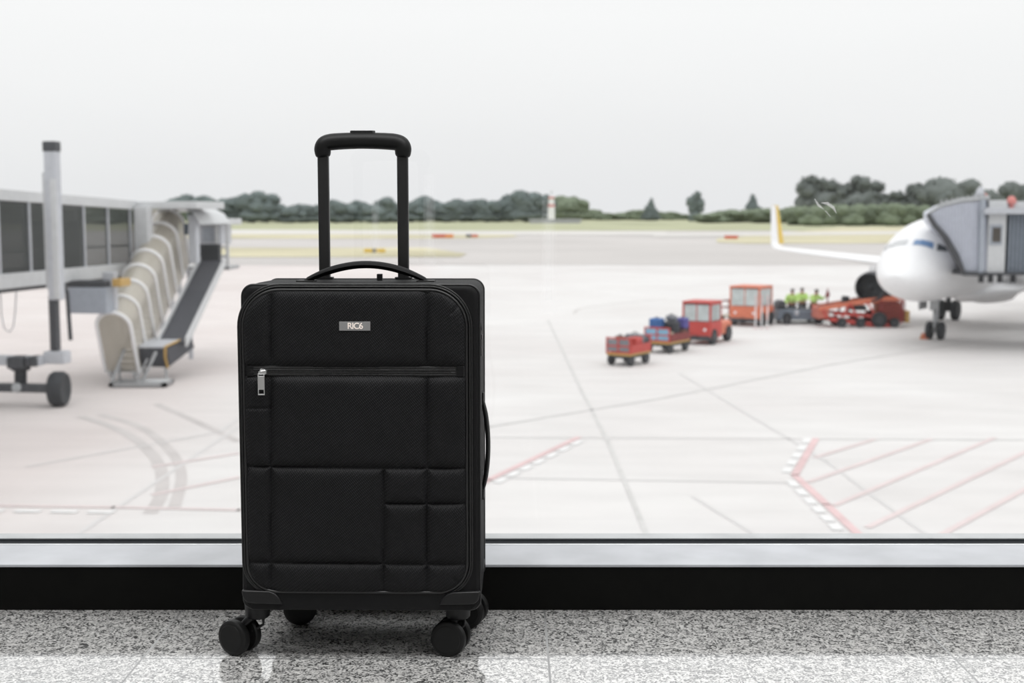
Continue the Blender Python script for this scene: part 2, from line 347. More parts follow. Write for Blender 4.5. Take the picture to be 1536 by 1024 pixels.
# unseen area lights added below the ceiling to brighten floor and suitcase
def area(name, loc, size, power, rot=(0,0,0), col=(1,1,1), sy=None):
    l = D.lights.new(name, 'AREA'); l.energy = power; l.size = size; l.color = col
    if sy: l.shape = 'RECTANGLE'; l.size_y = sy
    o = D.objects.new(name, l); COL.objects.link(o); o.location = loc; o.rotation_euler = rot; return o
area('fill_light', (0.0, 1.0, RZ-0.02), 5.0, 210, sy=1.2)
area('fill_light', (2.8, -1.4, RZ-0.02), 1.2, 110)
area('fill_light', (-3.0, -3.0, RZ-0.02), 1.2, 60)

# ================================================================== SUITCASE
CX, CY, YAW = -0.2667, 2.318, math.radians(-1.0)
case = thing('suitcase', 'black fabric four-wheeled suitcase with raised telescopic handle standing on granite floor', 'suitcase', (CX, CY, 0), YAW)
FY = 0.116        # half depth
def L(px, py, Y=2.19):      # photo point -> case coordinates (x,z)
    p = P(px, py, Y); return (p.x-CX+0.002, p.z)
x0, _ = L(358, 650); x1, _ = L(717, 650); ZT = 0.667; ZB = 0.094
# shell: outline swept through the depth with softened edges
def outline(ins, k=10):
    pts = rrect(x0+ins, x1-ins, ZB+ins*0.6, ZT-ins, 0.020, k, rb=0.018)
    out = []
    for x, z in pts:
        t = (z-ZB)/(ZT-ZB); xc = (x0+x1)/2+0.002*t
        s_ = 1.006-0.030*max(0, t-0.35)/0.65 if x < xc else 1.012-0.010*t
        out.append((xc+(x-(x0+x1)/2)*s_, z))
    return out
b = MB(); rs = []
for y, ins in ((-FY, 0.010), (-FY-0.001, 0.006), (-FY+0.003, 0.001), (-FY+0.012, 0), (-0.04, -0.001), (0.04, 0), (0.085, 0.0005), (0.104, 0.003), (0.112, 0.010), (0.114, 0.02)):
    rs.append([(x, y, z) for x, z in outline(ins)])
b.rings(rs); b.build('shell', M['cloth_plain'], case, smooth=50)

# quilted front panel (height field)
xl, zt = L(363, 437); xr, zb = L(699, 888)
def seg(a, c): 
    p = L(*a); q = L(*c); return (p[0], p[1], q[0], q[1])
seams = [seg((405,444),(405,547)), seg((405,566),(405,886)), seg((640,440),(640,547)), seg((640,566),(640,888)), seg((575,706),(575,888)),
         seg((360,701),(699,703)), seg((575,756),(699,756)), seg((360,845),(699,847))]
soft = [seg((362,613),(405,613)), seg((688,458),(678,470)), seg((690,876),(680,868))]
zpt = L(400,549)[1]; zpb = L(400,566)[1]
def dseg(x, z, s_):
    ax, az, bx_, bz = s_; dx = bx_-ax; dz = bz-az; t = max(0, min(1, ((x-ax)*dx+(z-az)*dz)/(dx*dx+dz*dz)))
    return math.hypot(x-ax-t*dx, z-az-t*dz)
RT = 0.062; RB = 0.050
def hw(z):
    c = 0
    if z > zt-RT: c = RT-math.sqrt(max(0, RT*RT-(z-zt+RT)**2))
    if z < zb+RB: c = RB-math.sqrt(max(0, RB*RB-(zb+RB-z)**2))
    return (xr-xl)/2-c
NX, NZ = 190, 262; b = MB(); xm = (xl+xr)/2
for i in range(NZ+1):
    t = i/NZ; t = 0.5-0.5*math.cos(PI*t) if False else t
    z = zb+(zt-zb)*t; h_ = hw(z)
    for j in range(NX+1):
        x = xm+h_*(2*j/NX-1)
        de = min(h_-abs(x-xm), zt-z if z > zt-0.1 else 9, z-zb if z < zb+0.1 else 9)
        d = min(dseg(x, z, s_) for s_ in seams)
        pz = max(0, max(z-zpt, zpb-z))           # pocket zip gap
        v = 0.0082*(1-math.exp(-max(0, d)/0.0060))*(1-math.exp(-max(0, pz)/0.006)) 
        v *= 0.35+0.65*(1-math.exp(-max(0, de)/0.012))
        v += 0.0028*(1-math.exp(-max(0, d)/0.04))
        for q in soft: v -= 0.0022*math.exp(-(dseg(x, z, q)/0.0028)**2)
        v += 0.0009*noise.noise(Vector((x*22, z*22, 3)))+0.0004*noise.noise(Vector((x*70, z*50, 1)))
        b.v.append((x, -FY-0.002-v-0.002*(1-math.exp(-max(0, de)/0.004)), z))
for i in range(NZ):
    for j in range(NX):
        a = i*(NX+1)+j; b.f.append((a, a+1, a+NX+2, a+NX+1))
b.build('front_panel', M['cloth'], case, smooth=80)

def loop_pts(off, y, k=14):
    return [(x, y, z) for x, z in rrect(xl-off, xr+off, zb-off, zt+off, RT+off, k, rb=RB+off)]
b = MB(); b.path(loop_pts(0.0022, -FY-0.0035), 0.0026, 10, loop=True); b.build('piping', M['piping'], case, smooth=80)
b = MB(); b.path(loop_pts(0.0075, -FY-0.001), 0.0022, 8, loop=True, flat=0.9); b.path(loop_pts(0.0112, -FY-0.0005), 0.0018, 8, loop=True); b.build('main_zipper', M['zip'], case, smooth=80)
# edge piping of the shell
b = MB(); b.path([(x, -FY+0.006, z) for x, z in outline(-0.0004)], 0.0020, 8, loop=True)
b.path([(x, 0.098, z) for x, z in outline(0.0005)], 0.0020, 8, loop=True); b.build('edge_piping', M['piping'], case, smooth=80)
# stitched seam of the top yoke
b = MB()
for a, c in (((463,417),(452,431)), ((638,417),(633,431))):
    p = L(a[0], 424); q = L(c[0], 436); b.tube((p[0], -FY+0.004, ZT-0.0005), (q[0], -FY-0.0025, q[1]), 0.0008, n=6)
b.build_each('yoke_seam', M['piping'], case)
# pocket zip
pz = MB(); xa, za = L(369, 550); xb, zc = L(697, 564)
pz.box(xa, xb, -FY-0.0062, -FY+0.0, zc-0.0005, za+0.0005)
pocket = pz.build('pocket_zipper', M['zip'], case, bevel=0.001)
b = MB(); zm = (za+zc)/2
for dz_ in (0.0055, 0.0022, -0.0022, -0.0055): b.path([(xa+0.004, -FY-0.0066, zm+dz_), (xb-0.016, -FY-0.0066, zm+dz_)], 0.0013 if abs(dz_) < 0.004 else 0.0009, 8)
for i in range(150):
    x = xa+0.008+(xb-xa-0.03)*i/150; b.box(x, x+0.0010, -FY-0.0082, -FY-0.006, zm-0.0018, zm+0.0018)
b.build('zipper_teeth', M['zip'], pocket)
b = MB()
for e in (xa-0.0005, xb-0.014): b.box(e, e+0.012, -FY-0.0078, -FY-0.004, zc-0.0008, za+0.0008)
b.build_each('zipper_stop', M['cloth_plain'], pocket, bevel=0.0006)
# zip slider and pull
def ring_plate(b, x0, x1, z0, z1, holes, y0, y1):
    # plate made of bars around holes (holes: list of (z0,z1)), wall thickness t
    t = 0.0016; zs = z0
    for ha, hb in sorted(holes):
        b.box(x0, x1, y0, y1, zs, ha); b.box(x0, x0+t, y0, y1, ha, hb); b.box(x1-t, x1, y0, y1, ha, hb); zs = hb
    b.box(x0, x1, y0, y1, zs, z1)
b = MB(); sx0, sz0 = L(387, 562); sx1, sz1 = L(400, 554)
b.prism([(sx0, sz0+0.001), (sx0+0.004, sz0), (sx1-0.001, sz0+0.001), (sx1, sz1-0.002), (sx1-0.004, sz1), (sx0+0.005, sz1+0.0015)], -FY-0.0165, -FY-0.0075)
b.path([(sx0+0.002, -FY-0.016, zm-0.001), (sx0+0.006, -FY-0.020, zm+0.001), (sx1-0.002, -FY-0.016, zm+0.002)], 0.0013, 8)
pull = b.build('zipper_slider', M['silver'], case, bevel=0.0006); pull['label'] = 'silver zipper slider'
b = MB(); a = L(388, 592); c = L(397.5, 560)
ring_plate(b, a[0], c[0], a[1], c[1], [(a[1]+0.002, a[1]+0.0095), (c[1]-0.004, c[1]-0.0012)], -FY-0.0195, -FY-0.0178)
o = b.build('pull_tab', M['silver'], pull, bevel=0.0004)
# maker's plate with its lettering
b = MB(); a = L(509.5, 495.5); c = L(556, 482)
b.box(a[0], c[0], -FY-0.0162, -FY-0.0080, a[1], c[1]); plate = b.build('name_plate', M['plate'], case, bevel=0.0004); plate['label'] = 'grey metal name plate'
plate['label'] = 'small grey metal name plate with pale lettering'
cu = D.curves.new('lettering', 'FONT'); cu.body = 'RIC6'; cu.size = 0.0148; cu.align_x = 'CENTER'; cu.align_y = 'CENTER'; cu.extrude = 0.0002; cu.space_character = 0.86; cu.offset = 0.0002
t_ = D.objects.new('lettering', cu); COL.objects.link(t_)
bpy.context.view_layer.update()
me = D.meshes.new_from_object(t_.evaluated_get(bpy.context.evaluated_depsgraph_get())); D.objects.remove(t_)
me.materials.clear(); me.materials.append(M['letter'])
o = D.objects.new('lettering', me); COL.objects.link(o); o.parent = plate
o.location = ((a[0]+c[0])/2+0.0008, -FY-0.0165, (a[1]+c[1])/2); o.rotation_euler = (PI/2, 0, 0); o['label'] = 'pale lettering on the plate'
# bottom chassis, its rear underside lowered to block the bright floor reflection
b = MB(); a = L(372, 893)
b.rings([[(x, y, z) for x, z in rrect(x0+0.012, x1-0.010, zl_, zb-0.004, 0.006, 4)] for y, zl_ in ((-FY-0.0035, ZB+0.0012), (-0.05, ZB-0.001), (0.03, 0.078), (0.085, 0.0585), (0.104, 0.060))])
b.build('base', M['cloth_plain'], case, smooth=40)
# corner guards
def guard(sx, sy):
    b = MB(); e = (x0-0.0035) if sx < 0 else (x1+0.0035)
    z = lambda py: L(400, py)[1]
    poly = [(0, z(887)), (0.050, z(888.5)), (0.060, z(892)), (0.067, z(898)), (0.070, z(903)), (0.074, z(909)), (0.022, z(908)), (0.011, z(907)), (0.0045, z(902)), (0.001, z(895))]
    poly = [(e-sx*u, zz) for u, zz in poly]
    ya, yb = (-FY-0.0075, -0.028) if sy < 0 else (0.03, 0.117)
    if sy > 0: poly = [(x, 0.060 if zz < ZB else (0.072 if zz < ZB+0.004 else zz)) for x, zz in poly]  # rear guards extended downwards to hide more of the window's floor reflection
    b.prism(poly, ya, yb)
    return b.build('corner_guard', M['plastic'], case, bevel=0.004, seg=3)
for sx in (-1, 1):
    for sy in (-1, 1): guard(sx, sy)
# casters
WR = 0.0322
def caster(x, y, tx, ty, phi):      # (tx,ty): wheel-axle offset from the stem, phi: axle direction from -y
    c = D.objects.new('caster', None); COL.objects.link(c); c.parent = case; c.location = (x, y, 0)
    b = MB(); b.lathe([(0.0190, 0.0630), (0.0218, 0.0655), (0.0228, 0.080), (0.0238, 0.094), (0.0238, 0.102)], n=28)
    ax = Vector((math.sin(phi), math.cos(phi), 0))            # axle points backwards
    for s_ in (-1, 1):
        p = Vector((tx, ty, WR+0.001))+ax*0.005*s_
        b.path([Vector((tx*0.2, ty*0.2, 0.066))+ax*0.006*s_, Vector((tx*0.7, ty*0.7, 0.052))+ax*0.006*s_, p], [0.0085, 0.006, 0.006], 10)
    # little brake arm seen beside the stem
    side = Vector((ax.y, -ax.x, 0)); q0 = Vector((0.012, -0.010, 0.062)); b.path([q0, Vector((0.012, -0.010, 0.052)), Vector((0.004+tx*0.4, -0.008+ty*0.4, 0.040))], 0.0026, 8)
    b.build('fork', M['plastic'], c, smooth=40)
    for s_ in (-1, 1):
        m_ = MB(); cen = Vector((tx, ty, WR))+ax*(0.0155*s_)
        prof = [(0.0005, -0.0100), (0.024, -0.0100), (0.0252, -0.0092), (0.0262, -0.0092), (0.0285, -0.0085), (WR-0.0008, -0.0062), (WR, -0.003), (WR, 0.004), (WR-0.002, 0.0075), (0.024, 0.0085), (0.0005, 0.0085)]
        m_.lathe([(r, h*(1 if s_ < 0 else -1)) for r, h in prof], cen, ax, n=48)
        m_.build('wheel', M['plastic_matte'], c, smooth=28)
caster(-0.193, -0.062, -0.031, -0.010, math.radians(27))
caster(0.170, -0.058, -0.012, -0.012, math.radians(14))
caster(-0.172, 0.062, 0.026, 0.040, math.radians(-8))
caster(0.166, 0.066, 0.018, 0.020, math.radians(14))
# telescopic handle
th = D.objects.new('telescopic_handle', None); COL.objects.link(th); th.parent = case; th.location = (0, 0.092, 0)
xa_, xb_ = -0.0872, 0.0612
for x in (xa_, xb_):
    b = MB(); b.rings([[(x+u, v, z) for u, v in rrect(-0.0105, 0.0105, -0.007, 0.007, 0.004, 4)] for z in (0.55, 0.897)])
    b.build('tube', M['black_metal'], th, smooth=50)
    b = MB(); b.rings([[(x+u, v, z) for u, v in rrect(-0.016, 0.016, -0.012, 0.012, 0.006, 4)] for z in (ZT-0.003, ZT+0.004)]); b.build('collar', M['plastic'], th, smooth=50)
b = MB(); xm_ = (xa_+xb_)/2; hwid = (xb_-xa_)/2
pr = [(1.0, 0.8925, 0.0135), (1.01, 0.902, 0.0150), (1.02, 0.910, 0.0166), (0.98, 0.9185, 0.0168), (0.86, 0.9222, 0.0160), (0.62, 0.9236, 0.0156), (0.3, 0.9246, 0.0154), (0, 0.9250, 0.0153)]
pts = [(xm_-hwid*u, 0, z) for u, z, r in pr]+[(xm_+hwid*u, 0, z) for u, z, r in reversed(pr[:-1])]
rad = [r for *_, r in pr]+[r for *_, r in reversed(pr[:-1])]
b.path(pts, rad, 24, flat=0.95); g_ = b.build('grip', M['plastic_matte'], th, smooth=60)
sub = g_.modifiers.new('sub', 'SUBSURF'); sub.levels = 1; sub.render_levels = 2
b = MB(); b.rings([[(xm_+u, v, z) for u, v in rrect(-s_, s_, -0.006, 0.006, 0.005, 4)] for z, s_ in ((0.930, 0.0235), (0.9425, 0.0235), (0.9432, 0.0225))]); b.build('button', M['plastic'], th, smooth=50)
# top carry handle
b = MB(); pts = []; rad = []
K = 28; hx0, _ = L(452, 418, 2.30); hx1, _ = L(640, 418, 2.30)
for i in range(K+1):
    t = i/K; s_ = math.sin(PI*t)
    pts.append((hx0+(hx1-hx0)*t, 0.0, ZT-0.0005+0.0315*(s_**0.85) if 0 < t < 1 else ZT-0.002)); rad.append(0.0042+0.0026*min(1, s_*1.6))
b.path(pts, rad, 12, flat=2.3)
b.build('carry_handle', M['cloth_plain'], case, smooth=60)
b = MB()
for x, s_ in ((hx0, -1), (hx1, 1)): b.box(x-0.012 if s_ < 0 else x-0.02, x+0.02 if s_ < 0 else x+0.012, -0.018, 0.018, ZT-0.001, ZT+0.003)
b.build_each('handle_mount', M['plastic_matte'], case, bevel=0.001)
p = P(569, 408, 2.37); b = MB(); b.box(p.x-CX-0.005, p.x-CX+0.005, 0.045, 0.056, ZT-0.002, ZT+0.012); b.build('luggage_loop', M['plastic'], case, bevel=0.001)
# side carry handle (right flank)
b = MB(); xs = x1+0.002; z0_ = zat(738, 2.3); z1_ = zat(598, 2.3); pts = []; rad = []
for i in range(25):
    t = i/24; s_ = math.sin(PI*t)
    pts.append((xs+0.0115*s_**0.7 if 0 < t < 1 else xs-0.001, -0.01, z0_+(z1_-z0_)*t)); rad.append(0.0030+0.0014*min(1, 2*s_))
b.path(pts, rad, 10, flat=2.6)
b.box(xs-0.002, xs+0.004, -0.022, 0.002, z1_-0.006, z1_+0.012); b.box(xs-0.002, xs+0.004, -0.022, 0.002, z0_-0.012, z0_+0.006)
b.build('side_handle', M['plastic_matte'], case, smooth=60)
b = MB(); zl = zat(505, 2.2); b.box(x1-0.004, x1+0.0035, -0.100, -0.070, zl-0.020, zl+0.012)
lk = b.build('combination_lock', M['plastic'], case, bevel=0.002)
b = MB(); b.box(x1+0.003, x1+0.006, -0.094, -0.085, zl-0.036, zl-0.006); b.box(x1+0.002, x1+0.0065, -0.096, -0.083, zl-0.006, zl+0.002)
b.path([(x1+0.003, -0.09, zl+0.026), (x1+0.005, -0.09, zl+0.012), (x1+0.003, -0.09, zl)], 0.0015, 8)
o = b.build('lock_pull', M['silver'], lk, bevel=0.0005)
o.data.materials[0] = mat('dark_chrome', (0.10, 0.10, 0.105), 0.25, metal=1.0)

# ================================================================== GROUND OUTSIDE
def flat(name, pts, m, z=ZA):
    b = MB(); b.add([(p[0], p[1], z) for p in pts], [tuple(range(len(pts)))]); return b.build(name, m)
sbox('ground', M['apron'], -900, 900, 2.75, 165, ZA-0.5, ZA)
def gstrip(name, m, y0, y1, xa=-2500, xb=2500, z=0.0):
    return struct(flat(name, [(xa, y0), (xb, y0), (xb, y1), (xa, y1)], m, ZA+z))
YB = [yat(y) for y in (396, 346, 332)]
gstrip('ground_taxiway', M['asphalt'], YB[0]-3, 520, z=0.02)
gstrip('ground_meadow', M['grass'], yat(346), 3200, z=0.05)
def band(name, m, pts, z):
    return struct(flat(name, [G(x, y)[:2] for x, y in pts], m, ZA+z))
band('ground_verge', M['grass_dry'], [(300,386),(690,386),(700,381),(640,372),(300,372)], 0.08)
band('ground_verge', M['grass_dry'], [(250,358),(700,358),(775,355.5),(770,352),(250,350)], 0.08)
band('ground_strip', M['asphalt_pale'], [(200,351),(1000,353),(1000,347.5),(200,344)], 0.10)
band('ground_verge', M['grass_dry'], [(1075,364),(1120,366),(1600,364),(1600,340),(1260,341),(1075,358)], 0.08)
band('ground_strip', M['asphalt_pale'], [(980,356),(1700,347),(1700,343),(980,351)], 0.12)

# painted lines and joints
def line(b, pts, w):
    for (x0_, y0_), (x1_, y1_) in zip(pts, pts[1:]):
        p = G(x0_, y0_); q = G(x1_, y1_); d = (q-p).normalized(); n = Vector((-d.y, d.x, 0))*w/2; p = p-d*w*0.2; q = q+d*w*0.2
        b.add([p-n, q-n, q+n, p+n], [(0,1,2,3)])
def lines(name, m, polys, w, dz):
    b = MB()
    for pl in polys: line(b, pl, w)
    o = b.build(name, m); o.location.z = dz; return struct(o)
lines('ground_joint', M['joint'], [[(560,672),(735,640),(1000,596),(1250,546),(1536,500)], [(822,480),(872,585),(912,662),(972,806)]], 0.11, 0.010)
lines('ground_joint', M['joint_faint'], [[(1020,560),(1240,692),(1395,806)], [(735,656),(1560,660)], [(700,716),(1180,724)], [(1040,745),(1140,806)], [(40,700),(330,648),(358,628)], [(110,806),(358,640)]], 0.10, 0.008)
lines('ground_marking_red', M['redline'], [[(1224,658),(1192,713),(1240,757),(1292,806)], [(690,742),(733,720),(868,656)]], 0.19, 0.014)
lines('ground_marking_hatch', M['redline_faint'], [[(1223,686),(1312,659)], [(1213,723),(1396,659)], [(1252,758),(1491,657)], [(1302,791),(1560,668)], [(1405,806),(1560,722)], [(-40,758),(170,761),(358,765),(500,768)], [(230,742),(358,716)], [(230,700),(358,680)]], 0.16, 0.012)
def dashes(pts, n, frac=0.6):
    out = []
    tot = sum(math.dist(a, c) for a, c in zip(pts, pts[1:])); step = tot/n
    for (a, c) in zip(pts, pts[1:]):
        Ls = math.dist(a, c); k = max(1, round(Ls/step))
        for i in range(k):
            t0 = i/k; t1 = (i+frac)/k; out.append([(a[0]+(c[0]-a[0])*t0, a[1]+(c[1]-a[1])*t0), (a[0]+(c[0]-a[0])*t1, a[1]+(c[1]-a[1])*t1)])
    return out
lines('ground_marking_white', M['whiteline'], dashes([(1212,658),(1176,713)], 5)+dashes([(1186,722),(1262,800)], 6)+dashes([(745,724),(878,658)], 7)+dashes([(-30,766),(190,769)], 4), 0.22, 0.016)
def arc(pts, w, k=10):   # smooth pixel arc on ground via Catmull
    P4 = [G(*p) for p in pts]; out = []
    for i in range(len(P4)-1):
        p0, p1, p2, p3 = P4[max(i-1, 0)], P4[i], P4[i+1], P4[min(i+2, len(P4)-1)]
        for j in range(k):
            t = j/k; out.append(0.5*((2*p1)+(p2-p0)*t+(2*p0-5*p1+4*p2-p3)*t*t+(3*p1-p0-3*p2+p3)*t**3))
    out.append(P4[-1]); b_ = []
    for i, p in enumerate(out):
        d = (out[min(i+1, len(out)-1)]-out[max(i-1, 0)]).normalized(); n = Vector((-d.y, d.x, 0))*w/2; b_.append([p-n, p+n])
    return b_
b = MB()
for a_ in (arc([(120,624),(175,643),(215,668),(240,700),(242,740),(225,770)], 0.30), arc([(150,622),(210,640),(255,675),(272,712),(262,760)], 0.26), arc([(235,606),(290,630),(358,662)], 0.25), arc([(860,470),(875,462),(930,455),(1000,448)], 0.18)):
    b.rings(a_, closed=False, cap=False)
o = b.build('ground_tyre_marks', M['tyremark']); o.location.z = 0.006; struct(o)

# ================================================================== TREES
def blob(b, c, r, seed, sub=2, leaf=0):
    bm = bmesh.new(); bmesh.ops.create_icosphere(bm, subdivisions=sub+1, radius=1)
    vs = []
    for v in bm.verts:
        n = v.co.normalized(); k = 1+0.32*noise.noise(n*1.8+Vector((seed*7.1, 0, 0)))+0.22*noise.noise(n*4.5+Vector((0, seed*3.3, 0)))
        vs.append((c[0]+n.x*r[0]*k, c[1]+n.y*r[1]*k, c[2]+n.z*r[2]*k))
    b.add(vs, [tuple(v.index for v in f.verts) for f in bm.faces]); bm.free()
    if leaf:
        rn = random.Random(seed*13+1)
        for i in range(leaf):
            p = Vector(vs[rn.randrange(len(vs))]); d = (p-Vector(c)).normalized(); p = p+d*rn.uniform(-0.01, 0.035)
            t1 = Vector((rn.uniform(-1, 1), rn.uniform(-1, 1), rn.uniform(-1, 1)))*0.028; t2 = Vector((rn.uniform(-1, 1), rn.uniform(-1, 1), rn.uniform(-1, 1)))*0.028
            b.add([p-t1, p+t2, p+t1, p-t2*0.6], [(0,1,2,3)])
def tree_proto(kind, seed):      # unit tree: height 1, width about 1
    random.seed(seed); b = MB(); t = MB()
    t.path([(0, 0, 0), (0.01, 0, 0.3), (0.0, 0.01, 0.7)], [0.035, 0.028, 0.01], 8)
    if kind == 'round':
        for i in range(13):
            a = random.uniform(0, 2*PI); z = random.uniform(0.28, 0.8); rr = 0.30*math.sin(PI*min(1, (z-0.1)/0.85))*random.uniform(0.5, 1)
            s_ = random.uniform(0.13, 0.21); blob(b, (rr*math.cos(a), rr*math.sin(a), z), (s_*1.1, s_*1.1, s_), seed+i, leaf=90)
        blob(b, (0, 0, 0.55), (0.30, 0.30, 0.32), seed+30, leaf=90)
        blob(b, (0, 0, 0.22), (0.38, 0.38, 0.2), seed+31, leaf=90)
    elif kind == 'cone':
        for i in range(9):
            z = 0.12+0.8*i/8; r = 0.42*(1-0.88*i/8)
            blob(b, (random.uniform(-.04, .04), random.uniform(-.04, .04), z), (r, r, 0.13), seed+i, leaf=90)
    elif kind == 'bush':
        for i in range(9):
            a = random.uniform(0, 2*PI); r = random.uniform(0.1, 0.35); blob(b, (r*math.cos(a), r*math.sin(a), random.uniform(0.3, 0.66)), (0.24, 0.24, 0.25), seed+i, leaf=90)
        blob(b, (0, 0, 0.3), (0.42, 0.42, 0.32), seed+20, leaf=90)
    elif kind == 'lone':
        t.path([(0, 0, 0), (0.04, 0, 0.4), (-0.05, 0.0, 0.75)], [0.05, 0.04, 0.02], 8)
        for x, z, r in ((0.1, 0.88, 0.14), (-0.02, 0.78, 0.18), (-0.25, 0.66, 0.2), (0.22, 0.60, 0.2), (-0.05, 0.55, 0.22), (-0.2, 0.42, 0.16), (0.25, 0.40, 0.13), (0.05, 0.32, 0.18), (-0.05, 0.12, 0.26), (0.12, 0.08, 0.22)):
            blob(b, (x, random.uniform(-.1, .1), z), (r*1.15, r, r*0.8), seed+int(z*100), leaf=90)
    elif kind == 'airy':
        for i in range(26):
            a = random.uniform(0, 2*PI); z = random.uniform(0.3, 0.93); rr = 0.40*math.sin(PI*min(1, (z-0.05)/0.98))*random.uniform(0.3, 1)
            s_ = random.uniform(0.06, 0.13); blob(b, (rr*math.cos(a), rr*math.sin(a), z), (s_*1.2, s_, s_*0.9), seed+i, 1, 90)
        blob(b, (0.02, 0, 0.42), (0.36, 0.30, 0.33), seed+50, leaf=90)
        for k in range(5):
            a = k*1.26; t.path([(0, 0, 0.3), (0.25*math.cos(a), 0.25*math.sin(a), 0.75)], [0.02, 0.006], 6)
    f = b.build('foliage', M['leaf_blue'], smooth=180); tr = t.build('trunk', M['bark'], smooth=60)
    fm, tm = f.data, tr.data; D.objects.remove(f); D.objects.remove(tr); return fm, tm
PT = {}
for k_, s_ in (('round', 11), ('round', 29), ('cone', 5), ('bush', 17), ('lone', 3), ('airy', 41), ('airy', 67)): PT.setdefault(k_, []).append(tree_proto(k_, s_))
mesh_cache = {}
def tree(kind, px, top, width, base=334, m='leaf_blue', label='', group=None, var=0, dy=0):
    Y = yat(base)+dy; X = xat(px, Y, ZA); h_ = zat(top, Y)-ZA; w_ = width/F*Y
    fm, tm = PT[kind][var % len(PT[kind])]
    key = (kind, var % len(PT[kind]), m)
    if key not in mesh_cache:
        c = fm.copy(); c.materials.clear(); c.materials.append(M[m]); mesh_cache[key] = c
    root = thing('tree' if kind != 'bush' else 'bush', label, 'tree' if kind != 'bush' else 'bush', (X, Y, ZA), random.uniform(0, 6) if kind != 'lone' else 0, group)
    for nm, me_ in (('foliage', mesh_cache[key]), ('trunk', tm)):
        o = D.objects.new(nm, me_); COL.objects.link(o); o.parent = root; o.scale = (w_, w_, h_)
random.seed(3)
_k = [0]
def stag(step=36):
    _k[0] += 1; return (-30, step-30, 2*step-30)[_k[0] % 3]
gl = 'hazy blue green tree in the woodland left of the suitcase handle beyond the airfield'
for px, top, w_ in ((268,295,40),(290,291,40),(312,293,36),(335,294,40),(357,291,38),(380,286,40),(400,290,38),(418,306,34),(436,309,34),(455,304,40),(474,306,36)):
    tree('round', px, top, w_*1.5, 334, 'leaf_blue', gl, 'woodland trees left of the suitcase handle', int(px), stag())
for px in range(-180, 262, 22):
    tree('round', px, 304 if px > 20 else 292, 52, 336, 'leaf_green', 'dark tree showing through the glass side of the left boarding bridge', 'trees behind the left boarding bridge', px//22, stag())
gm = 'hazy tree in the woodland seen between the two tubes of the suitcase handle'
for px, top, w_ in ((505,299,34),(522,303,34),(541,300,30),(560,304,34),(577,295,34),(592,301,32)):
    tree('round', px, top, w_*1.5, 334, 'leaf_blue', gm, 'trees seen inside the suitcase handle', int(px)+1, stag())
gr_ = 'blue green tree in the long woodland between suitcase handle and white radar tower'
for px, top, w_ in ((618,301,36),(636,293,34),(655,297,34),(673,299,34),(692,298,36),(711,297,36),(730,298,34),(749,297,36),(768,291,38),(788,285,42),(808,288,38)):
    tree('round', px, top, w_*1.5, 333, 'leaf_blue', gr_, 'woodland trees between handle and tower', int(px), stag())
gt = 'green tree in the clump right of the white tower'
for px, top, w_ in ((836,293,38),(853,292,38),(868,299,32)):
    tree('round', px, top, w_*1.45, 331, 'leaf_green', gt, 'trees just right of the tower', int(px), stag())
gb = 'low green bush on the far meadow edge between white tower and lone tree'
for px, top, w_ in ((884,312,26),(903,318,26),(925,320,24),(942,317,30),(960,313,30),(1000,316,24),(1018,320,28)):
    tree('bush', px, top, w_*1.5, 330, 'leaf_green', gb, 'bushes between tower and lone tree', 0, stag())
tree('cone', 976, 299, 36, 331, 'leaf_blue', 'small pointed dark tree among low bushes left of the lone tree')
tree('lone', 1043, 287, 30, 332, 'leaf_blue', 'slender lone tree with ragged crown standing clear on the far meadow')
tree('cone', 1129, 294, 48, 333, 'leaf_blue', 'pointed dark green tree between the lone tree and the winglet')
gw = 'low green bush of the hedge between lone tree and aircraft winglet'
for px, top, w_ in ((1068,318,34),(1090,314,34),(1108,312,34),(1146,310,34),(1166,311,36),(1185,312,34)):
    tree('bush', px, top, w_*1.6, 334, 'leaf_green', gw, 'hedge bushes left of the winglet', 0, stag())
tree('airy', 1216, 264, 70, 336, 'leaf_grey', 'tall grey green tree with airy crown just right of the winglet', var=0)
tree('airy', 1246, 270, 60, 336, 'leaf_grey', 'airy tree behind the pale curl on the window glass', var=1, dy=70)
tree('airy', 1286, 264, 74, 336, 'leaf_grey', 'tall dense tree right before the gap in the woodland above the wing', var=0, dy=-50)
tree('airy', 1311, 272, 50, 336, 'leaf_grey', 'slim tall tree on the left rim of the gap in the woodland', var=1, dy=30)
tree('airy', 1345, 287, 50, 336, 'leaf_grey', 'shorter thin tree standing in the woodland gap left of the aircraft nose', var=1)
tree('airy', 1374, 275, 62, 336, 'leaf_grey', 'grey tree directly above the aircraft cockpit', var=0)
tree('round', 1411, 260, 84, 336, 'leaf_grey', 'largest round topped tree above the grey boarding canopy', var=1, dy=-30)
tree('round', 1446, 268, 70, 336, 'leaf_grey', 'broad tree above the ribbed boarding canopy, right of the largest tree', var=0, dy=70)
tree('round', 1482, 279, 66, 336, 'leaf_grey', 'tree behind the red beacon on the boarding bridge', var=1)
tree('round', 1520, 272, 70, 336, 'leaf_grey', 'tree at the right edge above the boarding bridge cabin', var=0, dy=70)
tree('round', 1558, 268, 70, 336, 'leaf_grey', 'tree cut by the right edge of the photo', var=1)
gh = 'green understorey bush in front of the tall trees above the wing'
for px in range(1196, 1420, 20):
    tree('bush', px, 304+random.uniform(-3, 4), 44, 339, 'leaf_green', gh, 'understorey bushes above the wing', 0, (0, 22, 44)[px//20 % 3])

